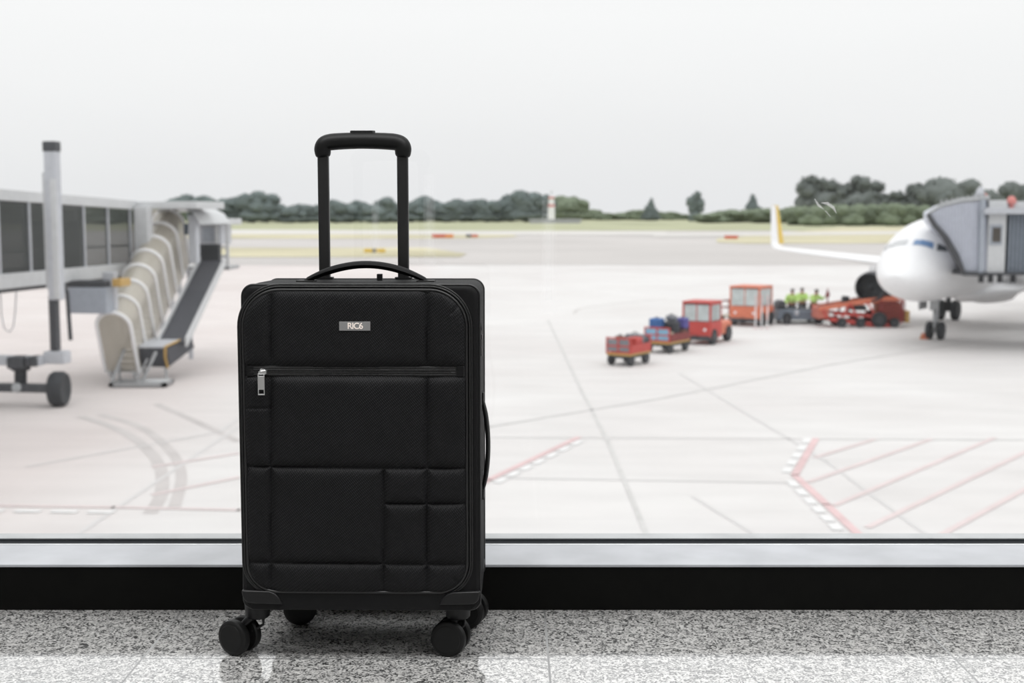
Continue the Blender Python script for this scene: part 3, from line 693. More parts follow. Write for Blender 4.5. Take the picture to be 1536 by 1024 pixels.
# ================================================================== FAR AIRFIELD THINGS
Y = yat(334); p = G(827, 334)
t = thing('radar_tower', 'white round tower with red banded top on the far airfield', 'tower', p)
h_ = zat(291, Y)-ZA; r = 5.0/F*Y
b = MB(); b.lathe([(r*1.05, 0), (r, h_*0.62), (r*0.85, h_*0.62), (r*0.8, h_*0.9), (r*0.4, h_*0.95)], n=20); b.build('shaft', M['white'], t, smooth=40)
b = MB(); b.lathe([(r*1.02, h_*0.55), (r*1.02, h_*0.64)], n=20); b.lathe([(r*0.9, h_*0.84), (r*0.9, h_*0.91)], n=20); b.build_each('red_band', M['beacon'], t, smooth=40)
b = MB(); b.tube((0, 0, h_*0.94), (0, 0, h_*1.12), r*0.12); b.build('antenna', M['steel'], t)
p = G(835, 335)
t = thing('airfield_hut', 'low grey flat-roofed building at the foot of the white tower', 'building', p); s_ = yat(335)/F
b = MB(); b.box(-40*s_, 36*s_, 0, 8, 0, 5.5*s_); b.build('wall', M['house'], t)
b = MB(); b.box(-42*s_, 38*s_, -0.6, 8.6, 5.5*s_, 6.6*s_); b.build('roof', M['pale'], t)
p = G(522, 329); t = thing('windsock', 'faded red windsock leaning on its pole behind the suitcase handle', 'windsock', p); s_ = yat(329)/F
b = MB(); b.tube((3*s_, 0, 0), (2*s_, 0, 20*s_), 0.5*s_); b.build('pole', M['steel'], t)
b = MB(); b.path([(4*s_, 0, 3*s_), (1*s_, 0, 13*s_), (-2*s_, 0, 21*s_)], [1.2*s_, 2.0*s_, 2.8*s_], 12); b.build('sock', M['beacon'], t, smooth=60)
def sign(px, py, w_, h_, cols, label):
    p = G(px, py); s_ = yat(py)/F; t = thing('taxiway_sign', label, 'sign', p); x = -w_/2*s_
    for frac, m in cols:
        b = MB(); b.box(x, x+w_*frac*s_, 0, 0.25, 1.0*s_, (1.0+h_)*s_); b.build('panel', M[m], t, bevel=0.03); x += w_*frac*s_
    b = MB()
    for u in (-0.4, -0.1, 0.2, 0.42): b.box(u*w_*s_-0.05, u*w_*s_+0.05, 0.05, 0.15, 0, 1.2*s_)
    b.build_each('leg', M['steel'], t)
sign(664, 357.5, 32, 5.5, ((0.62, 'signred'), (0.38, 'signorange')), 'long red and orange taxiway sign right of the handle beyond the apron')
sign(708, 356.5, 18, 4, ((0.45, 'charcoal'), (0.55, 'signred')), 'short black and red taxiway sign right of the long red sign')
sign(562, 379.5, 32, 5.5, ((0.4, 'signyellow'), (0.16, 'charcoal'), (0.44, 'signyellow')), 'yellow taxiway sign with black centre seen inside the suitcase handle')
sign(1097, 359, 20, 5, ((1, 'signred'),), 'plain red taxiway sign on the dry verge left of the winglet')

# ================================================================== AIRCRAFT
TH = math.radians(34)
plane = thing('airliner', 'white passenger jet parked nose-on beneath a grey boarding bridge, yellow-tipped winglet', 'airplane', (16.95, 56.6, ZA), -TH)
# local: +y runs back along the fuselage, -x is the wing seen in the photo
RFU = 2.03
def fus(s_):      # half width, half height, centre height
    if s_ < 6.2:
        t = max(0.0, s_/6.2); k = t**0.47 if t > 0 else 0
        k = min(1, math.sqrt(max(0, 1-(1-t)**2.15)))
        top = 3.35+(5.92-3.35)*min(1, max(0, (1-(1-t)**1.9)))**0.92
        bot = 3.35-(3.35-1.98)*math.sqrt(max(0, 1-(1-min(1, t*1.35))**2.2))
        return RFU*k*0.99+0.001, (top-bot)/2+0.001, (top+bot)/2
    if s_ < 26: return RFU, 1.97, 3.95
    t = (s_-26)/11.5; return RFU*(1-t)**0.8+0.0, 1.97*(1-t)**0.85+0.0+0.1*t, 3.95+1.25*t
def fp(s_, a, off=0):
    w_, h_, c = fus(s_); return Vector((math.sin(a)*(w_+off), s_, c+math.cos(a)*(h_+off)))
b = MB(); ss = [0.0, 0.04, 0.1, 0.2, 0.35, 0.55, 0.8, 1.1, 1.5, 1.9, 2.4, 3, 3.6, 4.3, 5, 5.7, 6.2, 9, 14, 20, 26, 28, 30, 32, 34, 36, 37.4]
b.rings([[fp(s_, 2*PI*j/48) for j in range(48)] for s_ in ss]); b.build('fuselage', M['white'], plane, smooth=60)
def patch(name, m, quad, k=6):     # quad of (s, angle): bl, br, tr, tl
    b = MB(); rs = []
    for i in range(k+1):
        u = i/k; row = []
        for j in range(k+1):
            v = j/k
            s_ = (quad[0][0]*(1-v)+quad[1][0]*v)*(1-u)+(quad[3][0]*(1-v)+quad[2][0]*v)*u
            a_ = (quad[0][1]*(1-v)+quad[1][1]*v)*(1-u)+(quad[3][1]*(1-v)+quad[2][1]*v)*u
            row.append(fp(s_, math.radians(a_), 0.02))
        rs.append(row)
    b.rings(rs, closed=False, cap=False); b.build(name, m, plane, smooth=60)
patch('windscreen', M['cockpit_pale'], [(2.08, -40), (1.84, -6), (2.26, -5), (2.50, -34)])
patch('windscreen', M['cockpit_blue'], [(1.84, 6), (2.08, 40), (2.50, 34), (2.26, 5)])
patch('side_window', M['cockpit_dark'], [(2.16, 47), (2.75, 60), (2.85, 52), (2.60, 39)])
patch('side_window', M['cockpit_pale'], [(2.16, -47), (2.75, -60), (2.85, -52), (2.60, -39)])
def wing(sx):
    b = MB(); secs = []
    def airfoil(x, y0, ch, z, th, tilt=0):
        prof = [(0, 0), (0.03, 0.5), (0.15, 0.9), (0.4, 1), (0.7, 0.55), (1, 0.03), (0.7, -0.2), (0.4, -0.42), (0.15, -0.5), (0.03, -0.35)]
        r = []
        for u, v in prof:
            dz = v*th; r.append((sx*(x-dz*math.sin(tilt)), y0+u*ch, z+dz*math.cos(tilt)))
        return r
    xt = 13.7
    for t in (0, 0.12, 0.35, 0.6, 0.85, 1.0):
        x = 1.2+(xt-1.2)*t; secs.append(airfoil(x, 12.6+7.4*t, 6.2-4.6*t**0.8, 3.0+0.75*t+0.1*t*t, 0.42-0.28*t))
    for a_, k in ((25, 0.25), (50, 0.5), (72, 0.75)):
        a_ = math.radians(a_); secs.append(airfoil(xt+0.55*math.sin(a_)+0.1, 20.1+0.3*k, 1.6-0.2*k, 3.85+0.62*(1-math.cos(a_)), 0.13, a_))
    root_ = b.rings(secs)
    wv = b.build('wing', M['white'], plane, smooth=60)
    w2 = MB(); secs = []
    for t in (0, 0.5, 1): secs.append(airfoil(xt+0.62+0.42*t, 20.35+0.9*t, 2.0-0.95*t, 4.12+2.45*t, 0.11, math.radians(78)))
    w2.rings(secs); wl = w2.build('winglet', M['white'], plane, smooth=60)
    w3 = MB(); secs = []
    for t in (0.02, 0.5, 1.02):
        x = xt+0.62+0.42*t; y0 = 20.35+0.9*t; ch = 2.0-0.95*t; z = 4.12+2.45*t
        secs.append([(sx*(x-0.16), y0+ch*0.52, z), (sx*(x+0.16), y0+ch*0.52, z), (sx*(x+0.03), y0+ch*1.03, z), (sx*(x-0.03), y0+ch*1.03, z)])
    w3.rings(secs); o = w3.build('winglet_stripe', M['signorange'], plane); o.data.materials[0] = M['signyellow']; o['label'] = 'yellow trailing edge of the winglet'
wing(-1); wing(1)
def engine(sx):
    c = Vector((sx*4.9, 11.2, 2.15))
    b = MB(); b.lathe([(r*0.72, h) for r, h in ((0.98, 0.02), (1.05, -0.02), (1.13, 0.08), (1.20, 0.5), (1.18, 1.6), (1.0, 2.8), (0.8, 3.4), (0.78, 3.35), (0.9, 1.2), (0.95, 0.3))], c, (0,1,0), n=36, cap=False); b.build('engine', M['charcoal'], plane, smooth=60)
    b = MB(); b.lathe([(0.70, 0.35), (0.1, 0.35), (0.2, 0.35), (0.14, 0.15), (0.02, 0.0)], c, (0,1,0), n=36, cap=False)
    for k in range(22):
        a_ = 2*PI*k/22; u = Vector((math.cos(a_), 0, math.sin(a_))); v = Vector((-math.sin(a_), 0.6, math.cos(a_)))
        b.add([c+u*0.18+Vector((0, .3, 0))-v*.04, c+u*0.18+Vector((0, .3, 0))+v*.04, c+u*0.66+Vector((0, .3, 0))+v*.08, c+u*0.66+Vector((0, .3, 0))-v*.08], [(0,1,2,3)])
    b.build('fan', M['dark'], plane)
    b = MB(); b.box(sx*4.9-0.15, sx*4.9+0.15, 11.6, 15.2, 2.9, 3.3); b.build('pylon', M['white'], plane)
engine(-1); engine(1)
b = MB(); b.rings([[(x, y, z) for x, y in ((-0.18*k, y0), (0.18*k, y0), (0.05, y1), (-0.05, y1))] for z, y0, y1, k in ((5.6, 29.5, 36.3, 1), (11.6, 34.6, 37.4, 0.5))]); b.build('tail_fin', M['white'], plane)
b = MB()
for sx in (-1, 1): b.rings([[(sx*x, y0, z), (sx*x, y1, z), (sx*x, y1, z+0.12), (sx*x, y0, z+0.2)] for x, y0, y1, z in ((0.4, 32.5, 36.4, 4.9), (6.1, 35.6, 37.2, 5.5))])
b.build_each('tailplane', M['white'], plane)
b = MB(); b.tube((0, 6.5, 2.3), (0, 6.5, 0.55), 0.14); b.tube((0, 6.5, 1.2), (0, 5.5, 2.0), 0.07); b.tube((-0.32, 6.5, 0.4), (0.32, 6.5, 0.4), 0.09); b.box(-0.3, -0.22, 4.6, 5.8, 1.55, 2.1); b.box(0.22, 0.3, 4.6, 5.8, 1.55, 2.1); b.tube((0, 6.35, 0.5), (0, 6.35, 1.3), 0.09)
ng = b.build('nose_gear', M['steel'], plane)
def tyre(b, c, r, w_, ax=(1,0,0)): b.lathe([(r*0.5, -w_*0.42), (r*0.62, -w_*0.5), (r*0.9, -w_*0.5), (r, -w_*0.3), (r, w_*0.3), (r*0.9, w_*0.5), (r*0.62, w_*0.5), (r*0.5, w_*0.42)], c, ax, n=28)
for x in (-0.27, 0.27): m_ = MB(); tyre(m_, (x, 6.5, 0.44), 0.44, 0.26); m_.build('wheel', M['dark'], ng, smooth=40)
for sx in (-1, 1):
    xx = sx*2.7; b = MB(); b.tube((xx, 18.6, 2.8), (xx, 18.6, 0.6), 0.16); b.tube((xx, 18.6, 1.3), (xx-sx*1.2, 18.6, 2.6), 0.09); b.tube((xx-0.45, 18.6, 0.58), (xx+0.45, 18.6, 0.58), 0.1)
    mg = b.build('main_gear', M['charcoal'], plane)
    for dx in (-0.42, 0.42): m_ = MB(); tyre(m_, (xx+dx, 18.6, 0.58), 0.58, 0.38); m_.build('wheel', M['dark'], mg, smooth=40)
b = MB(); blob(b, (0, 15.5, 2.35), (2.2, 4.6, 0.95), 99, 2)
b.build('belly_fairing', M['white'], plane, smooth=180)

# wheel chock beside nose wheel
p = G(1388, 508); t = thing('wheel_chock', 'orange wheel chock against the aircraft nose wheel', 'chock', p, -TH)
b = MB(); b.prism([(-0.22, 0), (0.22, 0), (0.10, 0.30), (-0.10, 0.30)], -0.3, 0.3); b.build('block', M['orange'], t, bevel=0.02)
b = MB(); b.path([(-0.05, -0.32, 0.28), (-0.1, -0.45, 0.12), (0.0, -0.55, 0.03)], 0.02, 6); b.build('rope', M['yellow'], t)

# ================================================================== BOARDING BRIDGE (RIGHT)
br = thing('boarding_bridge', 'grey boarding bridge with ribbed canopy docked at the aircraft door, right edge', 'boarding bridge', (22.0, 57.0, ZA))
def R2(px, py, Y): p = P(px, py, Y)-Vector((22.0, 57.0, ZA)); return p
Y0 = 56.6
b = MB()     # pleated canopy: front outline in the photo plane, pleats along x
top = [(1392,322),(1412,311),(1440,304),(1480,301)]; botm = [(1400,340),(1418,358),(1436,385),(1448,410),(1480,410)]
def interp(pl, x):
    for (a_, c_), (d_, e_) in zip(pl, pl[1:]):
        if x <= d_: return c_+(e_-c_)*max(0, (x-a_)/(d_-a_))
    return pl[-1][1]
NXp = 36; fr = []
for i in range(NXp+1):
    x = 1393+(1480-1393)*i/NXp; yo = 0.10*(i % 2)
    yt = interp(top, x); yb = interp([(1392,330)]+botm, x)
    fr.append([R2(x, yb, Y0+yo), R2(x, yt, Y0+yo), R2(x, yt, Y0+yo)+Vector((0.6, 2.6, 0.1)), R2(x, yb, Y0+yo)+Vector((0.6, 2.6, 0))])
b.rings(fr); b.build('pleated_canopy', M['pleat'], br)
b = MB(); q = [R2(x, y, Y0-0.05) for x, y in ((1392,321),(1402,338),(1418,356),(1434,384),(1446,410),(1480,411))]
b.path(q, [0.10, 0.12, 0.14, 0.16, 0.12, 0.10], 8); b.build('bumper', M['charcoal'], br, smooth=60)
b = MB(); q = [R2(x, y, Y0+0.1) for x, y in ((1392,320),(1412,308),(1440,301),(1484,297))]; b.path(q, [0.05, 0.10, 0.12, 0.12], 8)
for i in range(9): b.tube(q[1]+(q[3]-q[1])*(i/9), q[1]+(q[3]-q[1])*(i/9)+Vector((0, 0, 0.25)), 0.05)
b.build('canopy_rail', M['steel'], br)
def cabbox(name, m, xa, xb, ya, yb, d0, d1, bevel=0.02, parent=None):
    a_ = R2(xa, yb, Y0+d0); c_ = R2(xb, ya, Y0+d0); return bx(name, m, parent or br, a_.x, c_.x, a_.y, a_.y+(d1-d0), a_.z, c_.z, bevel=bevel)
cabbox('cab_wall', M['white_metal'], 1480, 1511, 300, 409, 0.0, 4.5)
cabbox('corner_post', M['bluegrey'], 1468, 1479, 300, 409, -0.15, 0.2)
cabbox('window_frame', M['bluegrey'], 1485, 1504, 337, 367, -0.06, 0.05)
f_ = cabbox('window', M['brown'], 1488.5, 1502, 341, 363, -0.10, 0.0); f_.data.materials[0] = mat('brown_cab_window', (0.075, 0.065, 0.055), 0.2)
cabbox('rotunda_wall', M['darkblue'], 1511, 1620, 321, 409, 0.1, 5.5)
b = MB()
for x in range(1514, 1620, 6): 
    a_ = R2(x, 408, Y0); c_ = R2(x+2, 322, Y0); b.box(a_.x, c_.x, a_.y+0.02, a_.y+0.12, a_.z, c_.z)
b.build('shutter_slats', M['bluegrey'], br)
cabbox('roof', M['pale'], 1478, 1620, 312, 321, -0.4, 5.6)
cabbox('roof_hood', M['white_metal'], 1490, 1620, 302, 312, 0.3, 4.6)
cabbox('floor_deck', M['charcoal'], 1448, 1620, 409, 413, -0.3, 5.5)
for px, py in ((1474, 300), (1517, 306)):
    b = MB(); p = R2(px, py, Y0+0.3); b.lathe([(0.10, -0.25), (0.10, 0), (0.2, 0.02), (0.2, 0.2), (0.12, 0.32), (0.02, 0.36)], p, (0,0,1), n=16); b.build('beacon', M['beacon'], br, smooth=40)
b = MB(); p = R2(1470, 300, Y0+0.3); b.lathe([(0.22, -0.1), (0.2, 0.3), (0.1, 0.55), (0.01, 0.6)], p, (0,0,1), n=12); b.build('antenna_dome', M['pale'], br, smooth=40)
b = MB()
for x in (1472, 1486, 1500, 1520): p = R2(x, 412, Y0+1); b.tube(p, p-Vector((0, 0, 0.35)), 0.12)
b.build_each('underside_motor', M['charcoal'], br)
b = MB()
for x in (25.3, 28.3): b.tube((x-22, 3, 2.9), (x-22, 3, 0.6), 0.25); 
b.box(2.4, 7.2, 2.7, 3.3, 0.5, 0.9); b.build_each('lift_column', M['pale'], br)
for x in (2.6, 7.0): m_ = MB(); tyre(m_, (x, 3, 0.5), 0.5, 0.4); m_.build('wheel', M['dark'], br, smooth=40)
b = MB(); b.hexa([Vector(v) for v in ((4.0,5,3.0),(7,5,3.0),(14,-44,3.0),(10.6,-44,3.0),(4.0,5,6.0),(7,5,6.0),(14,-44,6.0),(10.6,-44,6.0))]); b.build('tunnel', M['pale'], br)

# ================================================================== GLAZED BRIDGE (LEFT)
o0 = Vector((-16.2, 40.0, ZA)); dv = (Vector((-14.75, 50.2, 0))-Vector((-16.2, 40, 0))).normalized()
rzb = math.atan2(-dv.x, dv.y)
lb = thing('glazed_boarding_bridge', 'glass sided boarding bridge with white beams and tall lift column, left edge', 'boarding bridge', o0, rzb)
# local y runs along the tunnel (away), local +x faces the apron on the right
LEN = 10.3; W = 2.2; LB = -33.0
def zr(y): return 6.1+0.78-0.028*y      # roof height above apron
zf = 3.72
b = MB()
for x in (0, -W):
    b.hexa([Vector(v) for v in ((x-0.12, LB, zr(LB)-0.42), (x+0.12, LB, zr(LB)-0.42), (x+0.12, LEN, zr(LEN)-0.34), (x-0.12, LEN, zr(LEN)-0.34), (x-0.12, LB, zr(LB)), (x+0.12, LB, zr(LB)), (x+0.12, LEN, zr(LEN)), (x-0.12, LEN, zr(LEN)))])
    b.box(x-0.14, x+0.14, LB, LEN, zf, zf+0.48)
b.build('beam', M['white_metal'], lb, bevel=0.02)
b = MB(); b.hexa([Vector(v) for v in ((-W, LB, zr(LB)-0.1), (0, LB, zr(LB)-0.1), (0, LEN, zr(LEN)-0.1), (-W, LEN, zr(LEN)-0.1), (-W, LB, zr(LB)), (0, LB, zr(LB)), (0, LEN, zr(LEN)), (-W, LEN, zr(LEN)))]); b.build('roof', M['white_metal'], lb)
b = MB(); b.box(-W, 0, LB, LEN, zf+0.02, zf+0.2); b.build('deck', M['charcoal'], lb)
b = MB(); b.box(-W+0.1, -0.1, LB, LEN, zf-0.14, zf-0.02); b.build('cable_tray', M['charcoal'], lb)
for x, nm in ((0.02, 0), (-W-0.02, 1)):
    b = MB(); b.hexa([Vector(v) for v in ((x-0.02, LB, zf+0.46), (x+0.02, LB, zf+0.46), (x+0.02, LEN, zf+0.46), (x-0.02, LEN, zf+0.46), (x-0.02, LB, zr(LB)-0.38), (x+0.02, LB, zr(LB)-0.38), (x+0.02, LEN, zr(LEN)-0.36), (x-0.02, LEN, zr(LEN)-0.36))]); b.build('side_glazing', M['tunnel_glass'], lb)
b = MB()
y = -32.0
while y < LEN-0.3: b.box(-0.02, 0.08, y-0.05, y+0.05, zf+0.4, zr(y)-0.3); b.box(-W-0.08, -W+0.02, y-0.05, y+0.05, zf+0.4, zr(y)-0.3); y += 1.9
b.build('mullion', M['pale'], lb)
# inside the tunnel: handrail and a grey cabinet shadowed behind the glass
b = MB(); b.box(-1.6, -0.9, 5.4, 7.6, zf+0.2, zf+2.1); b.build('inner_door', M['greybag'], lb, bevel=0.03)
b = MB(); b.tube((-0.15, LB, zf+1.15), (-0.15, LEN, zf+1.15), 0.035); b.build('handrail', M['steel'], lb)
# lift columns: local placement from photo points
def toL(v): return (Matrix.Rotation(-rzb, 3, 'Z') @ (Vector(v)-o0))
Yc = 40.6
def LP(px, py, Y): return toL(P(px, py, Y))
for px in (77, -40):
    b = MB(); a_ = LP(px, 212, Yc); zt_ = a_.z
    b.box(a_.x-0.19, a_.x+0.19, a_.y-0.19, a_.y+0.19, zf-0.35, zt_-0.3); b.build_each('lift_column', M['pale'], lb, bevel=0.03)
    b = MB(); b.box(a_.x+0.02, a_.x+0.21, a_.y-0.23, a_.y-0.17, zf-0.3, zr(0)+0.3); b.box(a_.x-0.30, a_.x-0.19, a_.y-0.1, a_.y+0.1, zf, zr(0)+0.5); b.build_each('column_rail', M['white_metal'], lb)
    b = MB(); b.box(a_.x-0.21, a_.x+0.21, a_.y-0.21, a_.y+0.21, zt_-0.32, zt_); b.build('column_cap', M['charcoal'], lb, bevel=0.03)
    b = MB(); c_ = LP(px+6, 525, Yc); b.box(c_.x-0.11, c_.x+0.13, c_.y-0.14, c_.y+0.14, c_.z, zf-0.2); b.build('column_leg', M['charcoal'], lb, bevel=0.02)
    b = MB(); c_ = LP(px+6, 525, Yc); b.box(c_.x-0.30, c_.x+0.42, c_.y-0.25, c_.y+0.25, c_.z-0.42, c_.z-0.02); b.build('column_foot', M['pale'], lb, bevel=0.05)
a_ = LP(-45, 532, Yc); c_ = LP(72, 546, Yc)
b = MB(); b.box(a_.x, c_.x, a_.y-0.2, a_.y+0.2, c_.z, a_.z); b.build('cross_beam', M['pale'], lb, bevel=0.03)
b = MB(); a_ = LP(15, 534, Yc-0.4); c_ = LP(42, 552, Yc-0.4); b.box(a_.x, c_.x, a_.y-0.25, a_.y+0.4, c_.z, a_.z); a_ = LP(44, 534, Yc-0.4); c_ = LP(60, 549, Yc-0.4); b.box(a_.x, c_.x, a_.y-0.2, a_.y+0.4, c_.z, a_.z); b.build_each('drive_motor', M['charcoal'], lb, bevel=0.05)
b = MB(); a_ = LP(31, 550, Yc-0.2); c_ = LP(31, 580, Yc-0.2); b.tube(a_, c_, 0.19); b.lathe([(0.30, -0.1), (0.30, 0.1)], a_, (0,0,1), n=20); b.build('pivot', M['dark'], lb, smooth=40)
a_ = LP(-30, 574, Yc-0.2); c_ = LP(92, 586, Yc-0.2)
b = MB(); b.box(a_.x, c_.x, a_.y-0.2, a_.y+0.2, c_.z, a_.z); b.build('axle', M['charcoal'], lb, bevel=0.04)
b = MB(); p = LP(27, 582, Yc-0.5); b.lathe([(0.16, 0), (0.16, 0.12), (0.08, 0.16)], p, (0,-1,0.3), n=16); b.build('hub', M['steel'], lb, smooth=40)
for px in (88, -30):
    p = LP(px, 578, Yc-0.3); m_ = MB(); tyre(m_, (p.x, p.y, 0.56), 0.56, 0.46, (1, 0.15, 0)); m_.build('wheel', M['dark'], lb, smooth=40)
# gear under the deck
def under(name, m, xa, xb, ya, yb, Y, dy=0.8):
    a_ = LP(xa, yb, Y); c_ = LP(xb, ya, Y); b = MB(); b.box(a_.x, c_.x, a_.y, a_.y+dy, a_.z, c_.z); return b.build(name, m, lb, bevel=0.03)
under('equipment_box', M['bluegrey'], 103, 163, 431, 470, 44.5)
under('machinery', M['charcoal'], 100, 160, 421, 431, 44.6)
under('yellow_motor', M['yellow'], 168, 182, 418, 430, 44.3)
under('bracket', M['pale'], 155, 172, 408, 470, 44.9, 0.3)
for pts in ([(96,425),(101,440),(103,470),(106,510)], ): 
    b = MB(); b.path([LP(x, y, 41.2) for x, y in pts], 0.07, 8); b.build('cable', M['charcoal'], lb, smooth=60)
b = MB(); b.path([LP(x, y, 42.5) for x, y in ((0,425),(2,470),(6,492),(14,498),(20,490),(23,465),(25,426))], 0.022, 6); b.build('cable', M['pale'], lb, smooth=60)
# end cab (pale portal at the far end of the tunnel)
def lpbox(name, m, xa, xb, ya, yb, Y, dy, bevel=0.04): return under(name, m, xa, xb, ya, yb, Y, dy)
lpbox('end_portal', M['white_metal'], 203, 222, 309, 408, 49.8, 0.5)
lpbox('end_portal', M['white_metal'], 203, 300, 302, 313, 50.2, 3.0)
lpbox('end_cab_wall', M['canopy'], 222, 268, 314, 400, 52.6, 0.15)
b = MB(); a_ = LP(255, 316, 51); q = [LP(x, y, 51.2) for x, y in ((232,318),(250,309),(272,311),(290,320),(300,336))]
rs = []
for p in q: rs.append([p, p+Vector((0, 3.4, 0))])
b.rings(rs, closed=False, cap=False); b.build('hood', M['white_metal'], lb, smooth=60)
lpbox('end_post', M['pale'], 283, 294, 322, 395, 51.5, 0.4)
lpbox('end_window', M['darkblue'], 276, 283, 335, 352, 51.8, 0.2)

# ================================================================== COVERED STAIR + BAGGAGE SLIDE
pb = G(207, 581); st = thing('covered_stair', 'apron stair under a hooped milky canopy beside the left boarding bridge', 'stairs', pb)
A = Vector((xat(180, pb.y, ZA)-pb.x, 0.9, 0.45)); Btop = P(262, 378, 53.4)-pb; Btop.z = 4.05
A.x = xat(183, pb.y+1.1, ZA+0.5)-pb.x; A.y = 1.1
run = Btop-A; NS = 20
b = MB()
wS = 0.90
for i in range(NS):
    p = A+run*(i/NS); b.box(p.x-wS/2, p.x+wS/2, p.y, p.y+run.y/NS+0.05, p.z-0.05, p.z+run.z/NS-0.12)
b.build('steps', M['steel'], st)
b = MB()
for s_ in (-1, 1): b.bar(A+Vector((s_*wS/2, 0, -0.15)), Btop+Vector((s_*wS/2, 0, -0.15)), 0.1, 0.3)
b.build('stringer', M['white_metal'], st)
def hoop(t, r=0.0):
    p = A+run*t; out = []
    ww = wS/2+0.12+r; hh = 2.40+r; up_ = Vector((0, -run.z, run.y)).normalized()
    for i in range(21):
        a_ = PI*i/20; x = -math.cos(a_)*ww; z = hh-ww+math.sin(a_)*ww
        out.append(p+Vector((x, 0, 0))+up_*z)
    return [p+Vector((-ww, 0, 0))-up_*0.05]+out+[p+Vector((ww, 0, 0))-up_*0.05]
b = MB(); b.rings([hoop(t/8) for t in range(9)], closed=False, cap=False); b.build('canopy', M['canopy'], st, smooth=60)
for k in range(8):
    b = MB(); b.path(hoop(k/7.0, 0.03), 0.07, 8, flat=1.0); b.build('hoop', M['white'], st, smooth=60)
b = MB(); a_ = hoop(0); b.add(a_, [tuple(range(len(a_)))])
o = b.build('end_curtain', M['canopy'], st)
# foot frame
b = MB(); z0_ = 0.0
b.box(-1.0, 1.0, -0.1, 0.12, 0.04, 0.16); b.box(-1.0, 1.0, 0.9, 1.05, 0.04, 0.16); b.box(-1.0, -0.85, -0.1, 1.05, 0.04, 0.16); b.box(0.85, 1.0, -0.1, 1.05, 0.04, 0.16)
b.bar((-0.95, 0, 0.1), A+Vector((0.35, -0.1, 1.3)), 0.08); b.bar((-0.95, 1.0, 0.1), (-0.9, 1.0, 1.5), 0.08); b.bar((0.1, 0, 0.1), (0.5, 0.6, 1.2), 0.08); b.bar((-0.1, 0, 0.1), (0.3, 0.2, 1.0), 0.05)
b.build('foot_frame', M['steel'], st)
bx('foot_plate', M['white_metal'], st, -0.05, 0.95, 0.05, 0.9, 0.16, 0.2)
b = MB(); b.bar(Btop+Vector((-0.5, -0.3, -0.3)), Vector((Btop.x-0.5, Btop.y-0.3, 0.0)), 0.16); b.bar(Btop+Vector((0.5, 0.3, -0.3)), Vector((Btop.x+0.5, Btop.y+0.3, 0.0)), 0.16); b.build_each('support_post', M['pale'], st)

ps = G(236, 583); sl = thing('baggage_slide', 'dark baggage slide with silver rims running down beside the covered stair', 'baggage slide', (ps.x, ps.y+1.0, ZA))
S0 = Vector((0.30, 0.8, 1.55)); tp = P(318, 385, 53.5)-Vector((ps.x, ps.y+1.0, ZA)); S1 = Vector((tp.x, tp.y, 4.15)); d = S1-S0
S0 = P(258, 512, 47.0)-Vector((ps.x, ps.y+1.0, ZA))
def slab(a_, c_, w_, th, off=0.0, lift=0.0):
    m_ = MB(); m_.hexa([a_+Vector((off-w_/2, 0, lift-th)), a_+Vector((off+w_/2, 0, lift-th)), c_+Vector((off+w_/2, 0, lift-th)), c_+Vector((off-w_/2, 0, lift-th)), a_+Vector((off-w_/2, 0, lift)), a_+Vector((off+w_/2, 0, lift)), c_+Vector((off+w_/2, 0, lift)), c_+Vector((off-w_/2, 0, lift))]); return m_
slab(S0, S1, 0.92, 0.1).build('chute', M['slide'], sl)
for s_ in (-1, 1): slab(S0, S1, 0.10, 0.34, s_*0.52, 0.14).build('side_rail', M['white_metal'], sl, bevel=0.02)
e0 = P(203, 505, 46.2)-sl.location; e1 = P(268, 505, 47.2)-sl.location
# curved end box: pale lid, dark apron, yellow rim
o_ = P(206, 520, 46.0)-sl.location; wd = 0.98
prof = []
for t in range(9):
    a_ = PI/2*t/8; prof.append((-0.05-0.28*math.sin(a_), -0.75*(1-math.cos(a_))))
cxs = (P(203, 520, 46)-sl.location).x; cxe = (P(246, 520, 46)-sl.location).x; cz = (P(203, 522, 46)-sl.location).z; cy = 46.0-sl.location.y
b = MB(); b.rings([[(x, cy+0.0, cz), (x, cy+0.06, cz-0.35), (x, cy+0.28, cz-0.72), (x+0.0, cy+1.1, cz-0.72), (x, cy+1.3, cz)] for x in (cxs, cxe)]); b.build('end_box', M['slide'], sl, bevel=0.03)
b = MB(); b.hexa([Vector(v) for v in ((cxs-0.05, cy-0.05, cz), (cxe+0.05, cy-0.05, cz), (cxe+0.42, cy+2.0, cz+0.22), (cxs+0.35, cy+2.0, cz+0.22), (cxs-0.05, cy-0.05, cz+0.08), (cxe+0.05, cy-0.05, cz+0.08), (cxe+0.42, cy+2.0, cz+0.30), (cxs+0.35, cy+2.0, cz+0.30))]); b.build('end_lid', M['pale'], sl, bevel=0.02)
b = MB(); b.path([(cxe+0.06, cy-0.06, cz+0.04), (cxe+0.03, cy, cz-0.35), (cxe+0.05, cy+0.24, cz-0.74)], 0.05, 8); b.path([(cxe+0.06, cy-0.06, cz+0.06), (cxe+0.44, cy+2.0, cz+0.26)], 0.04, 8); b.build('yellow_rim', M['yellow'], sl)
b = MB(); b.hexa([Vector(v) for v in ((cxe, cy+0.3, cz-0.70), (cxe+0.1, cy+0.3, cz-0.70), (cxe+0.55, cy+2.2, cz-0.2), (cxe+0.45, cy+2.2, cz-0.2), (cxe, cy+0.1, cz), (cxe+0.1, cy+0.1, cz), (cxe+0.50, cy+2.0, cz+0.2), (cxe+0.40, cy+2.0, cz+0.2))]); b.build('side_plate', M['slide'], sl)
b = MB(); b.bar((cxe-0.1, cy+0.5, cz-0.7), (cxe-0.05, cy+0.4, 0.02), 0.08); b.bar((cxs+0.1, cy+0.7, cz-0.7), (cxs+0.1, cy+0.7, 0.02), 0.08); b.build_each('leg', M['steel'], sl)
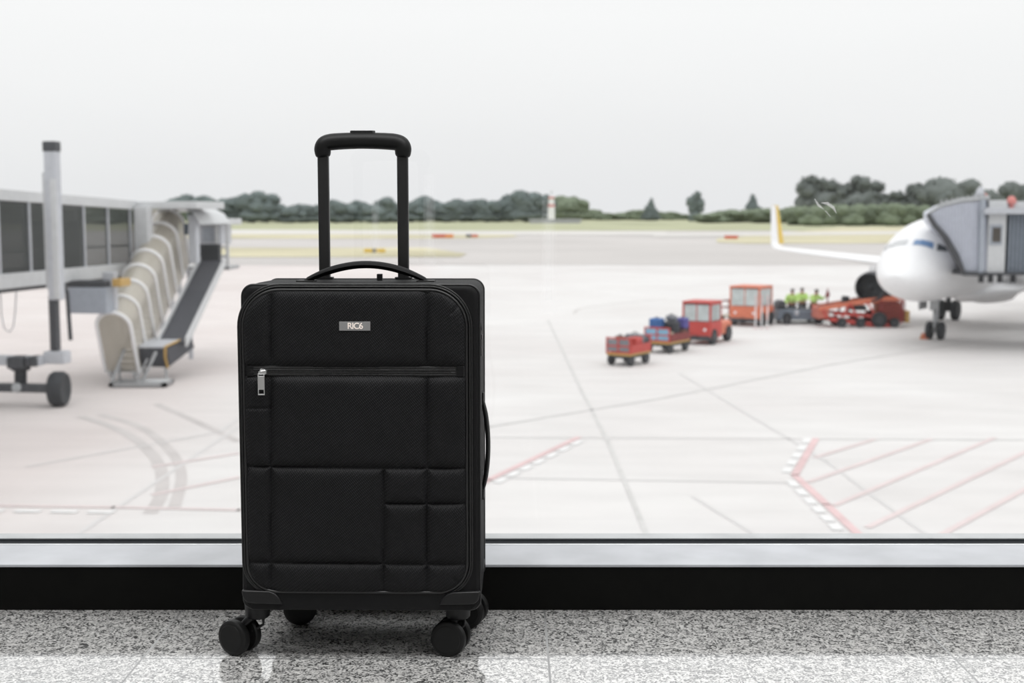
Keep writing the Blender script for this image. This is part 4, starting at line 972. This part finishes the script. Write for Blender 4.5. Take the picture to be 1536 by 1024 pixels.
tb = P(296, 400, 54.0)-sl.location; tb2 = P(343, 330, 54.0)-sl.location
mouth = MB(); mouth.box(tb.x+0.05, tb.x+0.98, tb.y-0.3, tb.y+0.2, tb.z-0.05, tb.z+0.95); mouth.build('chute_mouth', M['dark'], sl)
# machine house at the top
mh = thing('slide_head_house', 'small pale cabin with railings at the top of the baggage slide', 'cabin', P(320, 330, 55.0)*1)
mh.location.z = ZA
ox, oy = mh.location.x, mh.location.y
def mb_(px, py, Y=55.0): p = P(px, py, Y); return (p.x-ox, p.z-ZA)
b = MB(); a_ = mb_(296, 367); c_ = mb_(330, 336); b.box(a_[0], c_[0], 0, 2.2, a_[1], c_[1]); b.build('cabin_wall', M['pale'], mh, bevel=0.03)
b = MB(); a_ = mb_(294, 337); c_ = mb_(345, 328); b.box(a_[0], c_[0], -0.3, 2.4, a_[1], c_[1]); b.build('roof', M['white_metal'], mh, bevel=0.03)
b = MB(); a_ = mb_(304, 362); c_ = mb_(324, 341); b.box(a_[0], c_[0], -0.04, 0.02, a_[1], c_[1]); b.build('window', M['bluegrey'], mh)
b = MB(); a_ = mb_(326, 396)
for px in (327, 343): u = mb_(px, 400); v = mb_(px, 330); b.box(u[0]-0.06, u[0]+0.06, -0.2, -0.08, u[1], v[1])
for py in (372, 385, 398): u = mb_(327, py); v = mb_(343, py); b.box(u[0], v[0], -0.18, -0.1, u[1], u[1]+0.09)
b.build('railing', M['white_metal'], mh)
b = MB(); u = mb_(242, 405); v = mb_(343, 400); b.box(u[0], v[0], 0.1, 2.2, u[1], v[1]); b.build('platform', M['steel'], mh)
b = MB()
for px in (246, 258): u = mb_(px, 405); b.bar((u[0], 1.2, u[1]), (u[0], 1.2, 0), 0.14)
b.build_each('post', M['pale'], mh)

# ================================================================== RAMP VEHICLES
HD = math.radians(29)
def wheel(parent, x, y, r=0.36, w_=0.24, ax=(1,0,0)):
    m_ = MB(); tyre(m_, (x, y, r), r, w_, ax); o = m_.build('wheel', M['dark'], parent, smooth=40)
    h2 = MB(); h2.lathe([(r*0.5, -w_*0.45), (r*0.5, w_*0.45)], (x, y, r), ax, n=20); h2.build('hub', M['charcoal'], o, smooth=40); return o
def cart(px, py, label, w_, l_, hd, panel, panel_m, side_m):
    p = G(px, py); t = thing('baggage_cart', label, 'baggage cart', p, -hd)
    b = MB(); b.box(-w_/2, w_/2, 0, l_, 0.42, 0.52); b.build('bed', M['yellow'], t, bevel=0.02)
    b = MB(); b.box(-w_/2+0.1, w_/2-0.1, 0.1, l_-0.1, 0.3, 0.42); b.tube((0, l_, 0.4), (0, l_+0.8, 0.42), 0.05); b.build('chassis', M['charcoal'], t)
    for x in (-w_/2+0.12, w_/2-0.12):
        for y in (0.25, l_-0.25): wheel(t, x, y, 0.24, 0.16)
    for y in (0.02, l_-0.02):
        b = MB(); hh = panel
        for x in (-w_/2+0.03, 0, w_/2-0.03): b.bar((x, y, 0.5), (x, y, 0.5+hh), 0.06)
        for z in (0.55, 0.5+hh*0.5, 0.5+hh): b.bar((-w_/2, y, z), (w_/2, y, z), 0.06)
        f = b.build('end_frame', M['red'], t)
        b = MB(); b.box(-w_/2+0.06, -0.04, y-0.012, y+0.012, 0.6, 0.45+hh); b.box(0.04, w_/2-0.06, y-0.012, y+0.012, 0.6, 0.45+hh); b.build_each('end_panel', panel_m, f)
    b = MB(); b.box(w_/2-0.02, w_/2+0.02, 0.05, l_-0.05, 0.52, 0.52+panel*0.55); b.build('side_panel', side_m, t, bevel=0.01)
    return t, p
def bag(kind, label, m, origin, hd, loc, size, rz=0):
    q = Matrix.Rotation(-hd, 4, 'Z') @ Vector(loc); t = thing(kind, label, 'luggage', (origin.x+q.x, origin.y+q.y, ZA+loc[2]), -hd+rz)
    sx, sy, sz = size; b = MB()
    if kind == 'duffel_bag':
        b.lathe([(0.02, -sx/2), (sz*0.42, -sx/2+0.03), (sz/2, -sx/4), (sz/2, sx/4), (sz*0.42, sx/2-0.03), (0.02, sx/2)], (0, 0, sz/2), (1,0,0), n=16); b.build('body', m, t, smooth=60)
    else:
        b.box(-sx/2, sx/2, -sy/2, sy/2, 0, sz); b.build('body', m, t, bevel=min(sx, sy, sz)*0.16, seg=3)
    b = MB(); b.path([(-sx*0.18, 0, sz*0.97), (-sx*0.12, 0, sz*1.1), (sx*0.12, 0, sz*1.1), (sx*0.18, 0, sz*0.97)], 0.02, 6); b.build('handle', M['dark'], t)
CH = math.radians(34)
c1, o1 = cart(927, 549, 'red and yellow baggage cart at the tail end of the tow train', 1.12, 1.75, CH, 0.62, M['greybag'], M['red'])
bag('suitcase', 'dark red suitcase lying on the rear cart of the tow train', M['maroon'], o1, CH, (-0.22, 0.5, 0.53), (0.50, 0.66, 0.38))
bag('suitcase', 'bright red suitcase standing on the right side of the rear cart', M['red'], o1, CH, (0.28, 0.9, 0.53), (0.44, 0.56, 0.60))
bag('duffel_bag', 'dark brown duffel bag on top of the rear cart load', M['brown'], o1, CH, (-0.24, 0.6, 0.92), (0.46, 0.3, 0.26))
bag('suitcase', 'grey flat suitcase at the back of the rear cart load', M['greybag'], o1, CH, (0.0, 1.42, 0.53), (0.8, 0.34, 0.66))
c2, o2 = cart(985, 530, 'baggage cart with sky blue curtain panel behind the red tractor', 1.25, 2.0, CH, 0.62, M['cyan'], M['maroon'])
bag('suitcase', 'blue suitcase on top of the left load of the second cart', M['blue'], o2, CH, (-0.32, 0.6, 1.08), (0.56, 0.5, 0.42))
bag('suitcase', 'maroon suitcase beneath the blue suitcase on the second cart', M['maroon'], o2, CH, (-0.28, 0.6, 0.53), (0.62, 0.66, 0.54))
bag('suitcase', 'black upright suitcase in the middle of the second cart', M['bagblack'], o2, CH, (0.30, 0.78, 0.53), (0.46, 0.42, 0.80))
bag('duffel_bag', 'pale grey duffel bag crowning the second cart load', M['greybag'], o2, CH, (0.1, 1.2, 1.34), (0.55, 0.3, 0.28))
bag('suitcase', 'charcoal trunk supporting the pale duffel on the second cart', M['charcoal'], o2, CH, (0.1, 1.2, 0.53), (0.7, 0.35, 0.80))
bag('suitcase', 'violet suitcase high on the front of the second cart', M['purple'], o2, CH, (0.38, 1.68, 1.02), (0.5, 0.45, 0.46))
bag('suitcase', 'brown suitcase under the violet one at the front of the second cart', M['brown'], o2, CH, (0.24, 1.68, 0.53), (0.66, 0.46, 0.48))
bag('suitcase', 'beige soft bag low on the right flank of the second cart', M['beige'], o2, CH, (0.46, 0.32, 0.53), (0.24, 0.40, 0.40))

def tractor(px, py, label, w_, l_, hd, cabm, hoodm, hc, hw_=0.0, cab_frac=0.5, hood_h=1.05):
    p = G(px, py); t = thing('baggage_tractor', label, 'tractor', p, -hd); yc = l_*cab_frac
    b = MB(); b.prism([(-w_/2, 0.28), (w_/2, 0.28), (w_/2, 1.0), (w_/2-0.05, 1.08), (-w_/2+0.05, 1.08), (-w_/2, 1.0)], 0, yc); b.build('cab_body', cabm, t, bevel=0.04)
    b = MB(); b.prism([(-w_/2+0.03, 0.38), (w_/2-0.03, 0.38), (w_/2-0.03, hood_h-0.1), (w_/2-0.12, hood_h), (-w_/2+0.12, hood_h), (-w_/2+0.03, hood_h-0.1)], yc, l_); b.build('hood', hoodm, t, bevel=0.05)
    b = MB()
    for x in (-w_/2+0.05, w_/2-0.05):
        for y in (0.06, yc-0.06): b.bar((x, y, 1.05), (x, y, hc), 0.09)
    for x in (-w_/2+0.05, w_/2-0.05): b.bar((x, 0.06, hc-0.04), (x, yc-0.06, hc-0.04), 0.08)
    b.bar((0, 0.06, 1.05), (0, 0.06, hc), 0.05); b.build('cab_frame', cabm, t)
    b = MB(); b.box(-w_/2, w_/2, -0.05, yc+0.03, hc-0.02, hc+0.08); b.build('cab_roof', cabm, t, bevel=0.03)
    b = MB(); b.box(-w_/2+0.1, -0.03, 0.03, 0.05, 1.12, hc-0.08); b.box(0.03, w_/2-0.1, 0.03, 0.05, 1.12, hc-0.08); b.build_each('rear_window', M['cabglass'], t)
    b = MB(); b.box(w_/2-0.06, w_/2-0.04, 0.12, yc-0.12, 1.12, hc-0.08); b.box(-w_/2+0.04, -w_/2+0.06, 0.12, yc-0.12, 1.12, hc-0.08); b.box(-w_/2+0.1, w_/2-0.1, yc-0.07, yc-0.05, 1.12, hc-0.08); b.build_each('side_window', M['cabglass'], t)
    b = MB(); b.box(-0.05, 0.45, 0.35, 0.5, 1.0, 1.6); b.box(-0.05, 0.45, 0.35, 0.9, 0.95, 1.08); b.build('seat', M['dark'], t, bevel=0.04)
    b = MB(); b.box(-w_/2-0.02, w_/2+0.02, -0.08, 0.02, 0.22, 0.42); b.tube((0, -0.1, 0.4), (0, -0.3, 0.4), 0.06); b.build('bumper', M['charcoal'], t, bevel=0.02)
    for s_ in (-1, 1):
        b = MB(); b.lathe([(0.07, 0), (0.07, 0.03), (0.02, 0.04)], (s_*w_*0.3, 0.0, 0.72), (0,-1,0), n=14); b.build('lamp', M['white'], t)
    for x in (-w_/2+0.08, w_/2-0.08):
        for y in (0.48, l_-0.5): wheel(t, x, y, 0.38, 0.26)
    return t
tractor(1044, 517, 'red cabbed baggage tractor with orange hood towing the luggage carts', 1.42, 3.0, HD, M['red'], M['orange'], 1.95, hood_h=1.0)
tractor(1116, 489, 'orange ramp tractor with wide glazed cab behind the red tractor', 1.75, 2.2, math.radians(33), M['orange'], M['orange'], 2.10, cab_frac=0.85)
# caged cart standing left of the orange tractor
p = G(1093, 484); t = thing('cage_trolley', 'dull red empty cage trolley beside the orange ramp tractor', 'trolley', p, -math.radians(35))
b = MB()
for x in (-0.5, 0.5):
    for y in (0, 1.1): b.bar((x, y, 0.4), (x, y, 1.25), 0.06)
for z in (0.85, 1.22):
    b.bar((-0.5, 0, z), (0.5, 0, z), 0.05); b.bar((0.5, 0, z), (0.5, 1.1, z), 0.05); b.bar((-0.5, 0, z), (-0.5, 1.1, z), 0.05)
b.build('cage', M['maroon'], t); bx('bed', M['beige'], t, -0.55, 0.55, -0.05, 1.15, 0.34, 0.42)
for x in (-0.4, 0.4): 
    for y in (0.15, 0.95): wheel(t, x, y, 0.17, 0.1)
gp = 'thin red and white barrier post standing before the orange ramp tractor'
for px in (1133, 1142, 1151):
    p = G(px, 493); t = thing('barrier_post', gp, 'post', p, 0, 'barrier posts before the orange tractor')
    b = MB(); b.tube((0, 0, 0), (0, 0, 1.75), 0.035); b.build('pole', M['white'], t)
    b = MB(); b.tube((0, 0, 1.2), (0, 0, 1.78), 0.04); b.lathe([(0.11, 0), (0.10, 0.06)], n=14); b.build('band', M['redline'], t)

# belt loader (blue-grey)
p = G(1166, 486.5); bl = thing('belt_loader', 'low blue grey belt loader where the workers in lime jackets stand', 'belt loader', p, math.radians(2)); bl.scale = (0.76, 1, 1)
s_ = p.y/F
b = MB(); b.prism([(0, 0.25), (3.0, 0.22), (3.25, 0.40), (3.25, 0.66), (3.1, 0.74), (0.05, 0.84)], 0, 1.9); b.build('chassis', mat('slate_blue_paint', (0.15, 0.18, 0.22), 0.55, noise_amt=0.1), bl, bevel=0.04)
b = MB(); b.prism([(0.1, 0.84), (3.0, 0.74), (3.0, 0.80), (0.1, 0.92)], 0.5, 1.3); b.build('conveyor_belt', M['dark'], bl)
b = MB(); b.prism([(0.02, 0.88), (0.72, 0.88), (0.68, 1.20), (0.52, 1.32), (0.2, 1.28), (0.05, 1.15)], 0.2, 1.2); b.build('engine_cover', M['charcoal'], bl, bevel=0.06)
b = MB(); b.box(2.6, 3.7, 0.0, 1.8, 0.2, 0.55); b.box(3.1, 3.5, 0.2, 0.6, 0.5, 0.75); b.build_each('nose_block', M['charcoal'], bl, bevel=0.05)
for x in (0.7, 3.0):
    for y in (0.0, 1.9): wheel(bl, x, y, 0.33, 0.22, (0,1,0))
b = MB(); b.lathe([(0.16, 0), (0.14, 0.05)], (1.4, 0, 0.65), (0,-1,0), n=18); b.build('emblem', M['pale'], bl)

# red loader by the aircraft
p = G(1243, 491); rl = thing('red_belt_loader', 'long red belt loader with inclined truss running toward the aircraft belly', 'belt loader', p, math.radians(1))
def RP(px, py, Y=p.y): q = P(px, py, Y)-Vector((p.x, p.y, ZA)); return Vector((q.x, 0, q.z))
lo = [RP(1247, 479), RP(1310, 487), RP(1345, 489)]; hi = [RP(1228, 463), RP(1290, 453), RP(1357, 446)]
b = MB()
for y in (0, 1.3):
    v = Vector((0, y, 0))
    b.bar(lo[0]+v, lo[1]+v, 0.10, 0.22); b.bar(lo[1]+v, lo[2]+v, 0.10, 0.26); b.bar(RP(1250,470)+v, RP(1330,476)+v, 0.08, 0.14)
for q in lo: b.bar(q, q+Vector((0, 1.3, 0)), 0.1, 0.2)
b.build('chassis', M['red'], rl, bevel=0.02)
b = MB()
for y in (0, 1.3):
    v = Vector((0, y, 0)); b.bar(hi[0]+v, hi[1]+v, 0.08, 0.24); b.bar(hi[1]+v, hi[2]+v, 0.08, 0.30)
for k in range(14):
    t_ = k/13; q = hi[0]+(hi[2]-hi[0])*t_; b.bar(q, q+Vector((0, 1.3, 0)), 0.06)
b.build('conveyor_frame', M['orange'], rl, bevel=0.01)
b = MB(); b.hexa([hi[0]+Vector((0, .15, 0)), hi[2]+Vector((0, .15, 0)), hi[2]+Vector((0, 1.15, 0)), hi[0]+Vector((0, 1.15, 0)), hi[0]+Vector((0, .15, .06)), hi[2]+Vector((0, .15, .06)), hi[2]+Vector((0, 1.15, .06)), hi[0]+Vector((0, 1.15, .06))]); b.build('conveyor_belt', M['dark'], rl)
b = MB()
for a_, c_ in (((1234,463),(1240,478)), ((1275,455),(1262,478)), ((1275,455),(1290,482)), ((1300,452),(1318,482)), ((1322,450),(1322,486)), ((1355,450),(1352,485))):
    for y in (0, 1.3): b.bar(RP(*a_)+Vector((0, y, 0)), RP(*c_)+Vector((0, y, 0)), 0.09)
b.build_each('strut', M['red'], rl)
b = MB(); u = RP(1226, 478); v = RP(1244, 461); b.box(u.x, v.x, 0, 1.3, u.z, v.z); b.build('side_box', M['maroon'], rl, bevel=0.03).data.materials[0] = mat('salmon_panel', (0.48, 0.15, 0.11), 0.6)
b = MB()
u = RP(1318, 482); v = RP(1358, 452)
for i in range(13): x = u.x+(v.x-u.x)*i/12; b.box(x-0.02, x+0.02, -0.06, -0.03, u.z, v.z)
for i in range(9): z = u.z+(v.z-u.z)*i/8; b.box(u.x, v.x, -0.07, -0.04, z-0.02, z+0.02)
b.build('mesh_guard', M['maroon'], rl)
b = MB(); b.box(u.x+0.05, v.x, 0.6, 1.2, u.z, v.z-0.1); b.build('tool_locker', M['orange'], rl, bevel=0.03)
b = MB(); u = RP(1280, 466); v = RP(1302, 459); b.box(u.x, v.x, 0.2, 1.0, u.z, v.z); b.build('engine', M['charcoal'], rl, bevel=0.03)
b = MB(); u = RP(1268, 455); v = RP(1277, 445); b.box(u.x, v.x, 0.3, 0.8, u.z, v.z); b.build('control_box', M['dark'], rl, bevel=0.03)
b = MB(); q = RP(1241, 461); b.tube(q, q+Vector((0, 0, 1.0)), 0.04); b.lathe([(0.07, 0), (0.12, 0.1), (0.09, 0.28), (0.02, 0.3)], q+Vector((0, 0, 0.55)), n=12); b.build('warning_mast', M['maroon'], rl)
b = MB(); u = RP(1357, 484); v = RP(1366, 466); b.box(u.x, v.x, 0, 0.8, u.z, v.z); b.build('hose_reel', M['yellow'], rl, bevel=0.05)
for px in (1262, 1290, 1318, 1341):
    r_ = 0.42 if px in (1318,) else 0.26
    for y in (-0.1, 1.4): wheel(rl, RP(px, 489).x, y, r_, 0.25, (0,1,0))

# ================================================================== WORKERS
def skin_obj(name, verts, edges, radii, m, parent, root=0, sub=1):
    me_ = D.meshes.new(name); me_.from_pydata(verts, edges, []); o = D.objects.new(name, me_); COL.objects.link(o); o.parent = parent; me_.materials.append(m)
    md = o.modifiers.new('skin', 'SKIN'); md.use_smooth_shade = True
    for i, r_ in enumerate(radii):
        sv = me_.skin_vertices[0].data[i]; sv.radius = (r_, r_) if not hasattr(r_, '__len__') else r_; sv.use_root = (i == root)
    s2 = o.modifiers.new('sub', 'SUBSURF'); s2.levels = sub; s2.render_levels = sub
    return o
def worker(px, Y, lean, label, arms, rz=0, group=None):
    X = xat(px, Y, ZA); t = thing('person', label, 'person', (X, Y, ZA), rz, group); t.scale = (1.28, 1.28, 1.0)
    ly = lambda z: -lean*max(0, z-0.95)*0.9      # lean toward -y
    lz = lambda z: z-lean*lean*max(0, z-0.95)*0.25
    V = []; E = []; R = []
    def add(x, y, z, r_, par=None):
        V.append((x, y+ly(z), lz(z))); R.append(r_)
        if par is not None: E.append((par, len(V)-1))
        return len(V)-1
    pel = add(0, 0, 0.96, 0.14); ch = add(0, 0, 1.22, (0.15, 0.115), pel); sh = add(0, 0, 1.42, (0.13, 0.10), ch); nk = add(0, 0, 1.52, 0.055, sh)
    hd = add(0, -0.015, 1.63, (0.078, 0.095), nk); add(0, -0.01, 1.73, (0.06, 0.075), hd); add(0, -0.105, 1.625, 0.018, hd)
    legs = []; ends = []
    for s_ in (-1, 1):
        hp = add(s_*0.09, 0, 0.86, 0.095, pel); kn = add(s_*0.11, -0.02, 0.50, 0.062, hp); an = add(s_*0.12, 0.02, 0.09, 0.042, kn); add(s_*0.13, -0.13, 0.045, 0.038, an)
        shd = add(s_*0.17, 0, 1.41, 0.062, sh); (ex, ey, ez), (hx, hy, hz) = arms[0 if s_ < 0 else 1]
        el = add(s_*ex, ey, ez, 0.045, shd); wr = add(s_*hx, hy, hz, 0.030, el)
        dx, dy, dz = s_*(hx-ex), hy-ey, hz-ez; n_ = math.sqrt(dx*dx+dy*dy+dz*dz); dx, dy, dz = dx/n_, dy/n_, dz/n_
        pm = add(s_*hx+dx*0.06, hy+dy*0.06, hz+dz*0.06, (0.040, 0.018), wr)
        for k in range(5):
            off = (k-2)*0.018; ln = (0.045, 0.075, 0.085, 0.078, 0.058)[k]
            add(s_*hx+dx*(0.06+ln)+off*dy-off*dz*0.7, hy+dy*(0.06+ln)-off*dx, hz+dz*(0.06+ln)+off*0.7*dx, 0.009, pm)
    skin_obj('body', V, E, R, M['skin'], t)
    jv = [(x*1.0, y, z) for x, y, z in V]
    # jacket: pelvis-chest-shoulders + upper arms + forearms
    def sub_skin(name, idx, grow, m):
        mp = {i: k for k, i in enumerate(idx)}; v2 = [V[i] for i in idx]; e2 = [(mp[a], mp[c]) for a, c in E if a in mp and c in mp]
        r2 = [(tuple(q+grow*1.3 for q in R[i]) if hasattr(R[i], '__len__') else R[i]+grow) for i in idx]; skin_obj(name, v2, e2, r2, m, t)
    arm = []
    base = [0, 1, 2]; k = 7
    leg_i = [0]
    for s_ in range(2):
        leg_i += [k, k+1, k+2]; arm += [k+4, k+5, k+6]; k += 4+3+1+5
    sub_skin('hi_vis_jacket', base+arm, 0.042, M['lime']); sub_skin('trousers', leg_i, 0.022, M['navy'])
    b = MB(); z_ = lz(1.70); bm_ = blob(b, (0, 0.01+ly(1.7), z_+0.03), (0.095, 0.11, 0.085), 5, 1); b.build('hair', M['hair'], t, smooth=180)
    b = MB()
    for s_ in (-1, 1): c_ = (s_*0.13, -0.05, 0.045); b.box(c_[0]-0.05, c_[0]+0.05, -0.17, 0.08, 0, 0.1)
    b.build_each('shoes', M['dark'], t, bevel=0.03)
Yw = G(1190, 480).y
dn = ((0.25, 0.02, 1.14), (0.24, -0.16, 0.94)); out_ = ((0.26, -0.14, 1.16), (0.20, -0.40, 1.14)); up = ((0.30, -0.10, 1.18), (0.26, -0.36, 1.36))
worker(1187, Yw+0.2, 0.15, 'leftmost worker in lime jacket standing alone behind the belt loader', (dn, out_))
worker(1203, Yw+1.3, 0.25, 'worker in lime jacket and dark trousers between the two other workers', (dn, out_), math.radians(-20))
worker(1219, Yw+0.2, 0.35, 'rightmost worker in lime jacket leaning toward the red loader', (out_, up), math.radians(25))

# ================================================================== WORLD, CAMERA
wd_ = D.worlds.new('World'); scene.world = wd_; wd_.use_nodes = True; nt = wd_.node_tree; nt.nodes.clear()
N = nt.nodes.new; Lk = nt.links.new
o = N('ShaderNodeOutputWorld'); bg = N('ShaderNodeBackground'); tc = N('ShaderNodeTexCoord'); sx_ = N('ShaderNodeSeparateXYZ'); rp = N('ShaderNodeValToRGB')
Lk(tc.outputs['Generated'], sx_.inputs[0]); e = rp.color_ramp.elements
e[0].position = 0.0; e[0].color = (0.87, 0.872, 0.885, 1); e[1].position = 1.0; e[1].color = (1.0, 1.0, 1.0, 1)
for pos, c in ((0.02, (0.885, 0.886, 0.895)), (0.06, (0.93, 0.93, 0.935)), (0.10, (0.975, 0.975, 0.977)), (0.15, (1.02, 1.02, 1.02))):
    x = rp.color_ramp.elements.new(pos); x.color = (*c, 1)
ns = N('ShaderNodeTexNoise'); ns.inputs['Scale'].default_value = 2.2; ns.inputs['Detail'].default_value = 3
mpn = N('ShaderNodeMapping'); mpn.inputs['Scale'].default_value = (1, 1, 4); Lk(tc.outputs['Generated'], mpn.inputs[0]); Lk(mpn.outputs[0], ns.inputs['Vector'])
ad = N('ShaderNodeMath'); ad.operation = 'MULTIPLY_ADD'; ad.inputs[1].default_value = 0.06; Lk(ns.outputs['Fac'], ad.inputs[0])
sb = N('ShaderNodeMath'); sb.operation = 'SUBTRACT'; sb.inputs[1].default_value = 0.03; Lk(sx_.outputs['Z'], sb.inputs[0]); Lk(sb.outputs[0], ad.inputs[2]); Lk(ad.outputs[0], rp.inputs['Fac'])
st_ = N('ShaderNodeMapRange'); st_.inputs['From Min'].default_value = 0.2; st_.inputs['From Max'].default_value = 0.9; st_.inputs['To Min'].default_value = 1.0; st_.inputs['To Max'].default_value = 1.75
Lk(sx_.outputs['Z'], st_.inputs['Value']); Lk(st_.outputs[0], bg.inputs['Strength'])
Lk(rp.outputs['Color'], bg.inputs['Color']); Lk(bg.outputs[0], o.inputs['Surface'])

cam = D.cameras.new('camera'); co = D.objects.new('camera', cam); COL.objects.link(co); scene.camera = co
co.location = (0, 0, HC); co.rotation_euler = (PI/2-PITCH, 0, 0)
cam.sensor_width = 36; cam.lens = 36*F/1536; cam.clip_start = 0.05; cam.clip_end = 6000
cam.dof.use_dof = True; cam.dof.focus_distance = 2.25; cam.dof.aperture_fstop = 5.6
scene.view_settings.view_transform = 'Standard'; scene.view_settings.look = 'None'
scene.view_settings.exposure = 0.0
scene.cycles.max_bounces = 8; scene.cycles.transparent_max_bounces = 16; scene.cycles.caustics_reflective = False; scene.cycles.caustics_refractive = False
